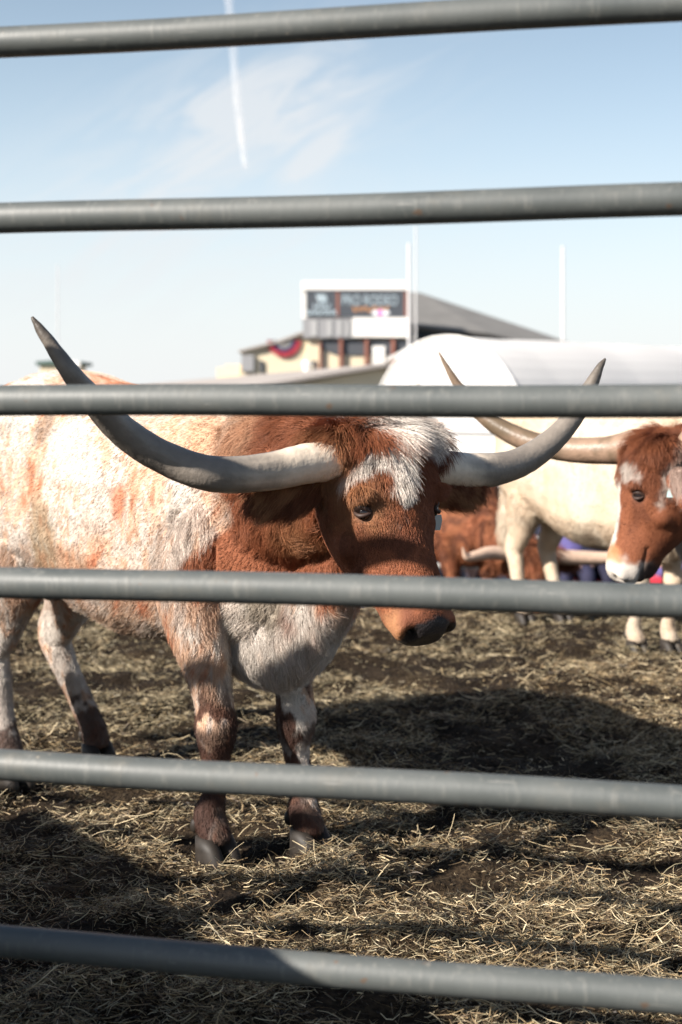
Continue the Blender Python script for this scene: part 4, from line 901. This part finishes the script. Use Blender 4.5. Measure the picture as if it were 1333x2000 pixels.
# brown longhorn with its head down behind the cream one, on the lower ground
def pat_brown(P, lab, H):
    c = np.tile(RED * .9, (len(P), 1)); c = mixc_(c, np.array([.26, .10, .045]), sstep(.45, .6, fbm(P * 6, 401, 3)) * .6); c = mixc_(c, DRED * .7, sstep(.47, .58, fbm(P * 16, 402, 4)) * .8)
    return mixc_(c, WHITE * .8, (lab == 'leg') * sstep(.12, .05, P[:, 2]))
d_rz = math.atan2(-.90, .45); d_O = Vector((.66, 10.35, -.43))
cfg_d = dict(cfg_main, head_k=1.0, label='brown longhorn with its head down, half hidden behind the cream longhorn', O=tuple(d_O), rz=d_rz, scale=.98, voxel=.013, hairs=50000, hair_r=.0008, seed=10,
    poll=tuple(at(1050, 1072, 9.2)), head_yaw=math.atan2(-.93, .30), head_pitch=math.radians(76), neck0=(.55, 0, .90, .19, .26), neck_sag=.0, dewlap=None, eyes=True,
    legs=[LEGF(.53, -.13, .52, -.14), LEGF(.60, .12, .62, .10), LEGH(-.68, -.14, -.56, -.14), LEGH(-.66, .13, -.50, .13)], hooves=[(.52, -.14, .055), (.62, .10, .055), (-.56, -.14, .055), (-.50, .13, .055)],
    horns=[[(at(1020, 1084, 9.18), .045), (at(1003, 1083, 9.15), .046), (at(960, 1080, 9.08), .044), (at(930, 1086, 9.0), .034), (at(912, 1088, 8.95), .022), (at(904, 1070, 8.92), .004)], [(at(1080, 1086, 9.24), .045), (at(1100, 1088, 9.27), .05), (at(1150, 1090, 9.3), .046), (at(1195, 1088, 9.3), .036), (at(1235, 1070, 9.28), .022), (at(1250, 1045, 9.25), .003)]],
    horn_col=lambda T, V, Nn: np.tile(np.array([.62, .44, .33]), (len(V), 1)), pattern=pat_brown, density=cfg_b['density'], tag_on=None)
build_cow('longhorn_cow', cfg_d)

# ------------------------------------------------------------------ people behind the pen
M_SKIN = mat('skin', (.50, .30, .22), .6)
def person(loc, rz, seat, k, shirt, trousers, hair, label, sit=True):
    B = Body(); L3 = lambda rows: [np.array(r, float) for r in rows]
    hp = seat / k if sit else .88
    B.loft('shirt', [(0, 0, hp - .02, 0, .17, 0, .11, 0, 0), (0, 0, hp + .12, 0, .155, 0, .10, 0, 0), (.0, 0, hp + .30, 0, .175, 0, .115, 0, 0), (.0, 0, hp + .46, 0, .19, 0, .10, 0, 0), (.0, 0, hp + .53, 0, .10, 0, .07, 0, 0)])
    B.leg('skin', [(.0, 0, hp + .50, .055, .06), (.015, 0, hp + .57, .052, .055), (.02, 0, hp + .62, .05, .05)])
    B.loft('skin', [(.03, 0, hp + .60, 0, .045, 0, .05, 0, 0), (.035, 0, hp + .65, 0, .07, 0, .085, 0, 0), (.025, 0, hp + .73, 0, .078, 0, .10, 0, 0), (.015, 0, hp + .80, 0, .07, 0, .09, 0, 0), (.01, 0, hp + .845, 0, .03, 0, .04, 0, 0)])
    B.ball((.125, 0, hp + .70), (.018, .014, .022))
    for s_ in (-1, 1):
        B.ball((.02, s_ * .078, hp + .71), (.02, .010, .03))
        B.leg('shirt', [(0, s_ * .17, hp + .47, .055, .06), (.01, s_ * .215, hp + .33, .05, .052), (.03, s_ * .235, hp + .20, .043, .046)])
        if sit:
            B.leg('skin', [(.03, s_ * .235, hp + .21, .04, .042), (.16, s_ * .20, hp + .14, .035, .036), (.27, s_ * .15, hp + .12, .028, .028), (.33, s_ * .13, hp + .115, .036, .016), (.36, s_ * .13, hp + .10, .03, .012)])
            B.leg('trousers', [(-.04, s_ * .09, hp + .05, .10, .10), (.15, s_ * .10, hp + .06, .082, .085), (.40, s_ * .10, hp + .05, .066, .068), (.45, s_ * .10, hp - .05, .062, .064), (.44, s_ * .10, hp * .45, .05, .055), (.43, s_ * .10, .09, .04, .045)])
            B.loft('shoe', [(.40, s_ * .10, .05, 0, .04, 0, 0, 0, .05), (.50, s_ * .10, .045, 0, .045, 0, 0, 0, .045), (.62, s_ * .10, .03, 0, .03, 0, 0, 0, .028)])
        else:
            B.leg('skin', [(.03, s_ * .235, hp + .21, .04, .042), (.06, s_ * .23, hp + .06, .033, .035), (.09, s_ * .22, hp - .04, .026, .03), (.10, s_ * .22, hp - .12, .02, .036), (.11, s_ * .22, hp - .17, .014, .03)])
            B.leg('trousers', [(0, s_ * .085, hp + .02, .095, .10), (.01, s_ * .09, hp - .2, .075, .08), (.01, s_ * .09, hp * .5, .06, .065), (-.01, s_ * .09, .2, .048, .055), (-.01, s_ * .09, .07, .042, .045)])
            B.loft('shoe', [(-.05, s_ * .09, .05, 0, .04, 0, 0, 0, .05), (.06, s_ * .09, .045, 0, .045, 0, 0, 0, .045), (.19, s_ * .09, .03, 0, .03, 0, 0, 0, .028)])
    me = B.mesh(.014, 3); nv = len(me.vertices); P = np.empty(nv * 3, np.float32); me.vertices.foreach_get('co', P); P = P.reshape(-1, 3).astype(float); lab = B.classify(P)
    cmap = dict(shirt=shirt, trousers=trousers, skin=(.50, .30, .22), shoe=(.04, .035, .03)); col = np.array([cmap[l] for l in lab])
    c4 = np.ones((nv, 4), np.float32); c4[:, :3] = col; ca = me.color_attributes.new('col', 'FLOAT_COLOR', 'POINT'); ca.data.foreach_set('color', c4.ravel())
    me.vertices.foreach_set('co', (P * k).astype(np.float32).ravel()); me.polygons.foreach_set('use_smooth', [True] * len(me.polygons))
    o = link_mesh('person', me, M_CLOTH); me.materials.clear(); me.materials.append(M_CLOTH); o.location = loc; o.rotation_euler.z = rz; tag(o, label, 'person', 'people watching behind the pen')
    f = MB(); f.ring([[Vector((x + rx * math.cos(q), ry * math.sin(q), z)) * k for q in [2 * math.pi * i / 20 for i in range(20)]] for x, rx, ry, z in ((-.035, .07, .075, hp + .66), (-.02, .088, .086, hp + .74), (-.012, .10, .082, hp + .80), (-.005, .075, .06, hp + .85), (-.005, .02, .02, hp + .868))])
    f.build('hair', mat('person_hair', hair, .6), o, True)
M_CLOTH = mat('cloth_and_skin', rough=.8, spec=.2, attr='col', noise_amt=.12, noise_scale=20)
seat_h = (at(0, 1128, 12.5).z + .03) + .95
rc = -1.5708
person((at(1112, 0, 12.6).x, 12.62, -.95), rc, seat_h - .02, 1.0, (.16, .14, .36), (.03, .03, .06), (.05, .03, .02), 'person in a purple shirt seated on the bench behind the cream hind legs')
person((at(1152, 0, 12.6).x, 12.62, -.95), rc, seat_h - .02, .95, (.02, .025, .06), (.02, .02, .04), (.03, .02, .015), 'person in navy clothes seated on the bench between the two cattle heads')
person((at(1322, 0, 12.6).x, 12.62, -.95), rc, seat_h - .02, 1.0, (.75, .78, .82), (.12, .12, .32), (.10, .06, .03), 'person in a white top and blue trousers seated at the right end of the bench')
person((at(1069, 0, 13.2).x, 13.2, -.95), rc, .5, .68, (.78, .80, .82), (.10, .12, .18), (.06, .04, .03), 'person in a white shirt standing behind the legs of the cream longhorn', sit=False)
person((at(886, 0, 12.9).x, 12.9, -.95), rc + .3, .12, .86, (.55, .66, .78), (.08, .12, .25), (.22, .12, .06), 'person in a pale blue shirt sitting low beyond the fence, under the brown longhorn')
person((at(922, 0, 13.1).x, 13.1, -.95), rc - .3, .12, .80, (.16, .25, .50), (.55, .30, .34), (.05, .035, .03), 'person in a blue shirt and pink trousers sitting low beyond the fence')
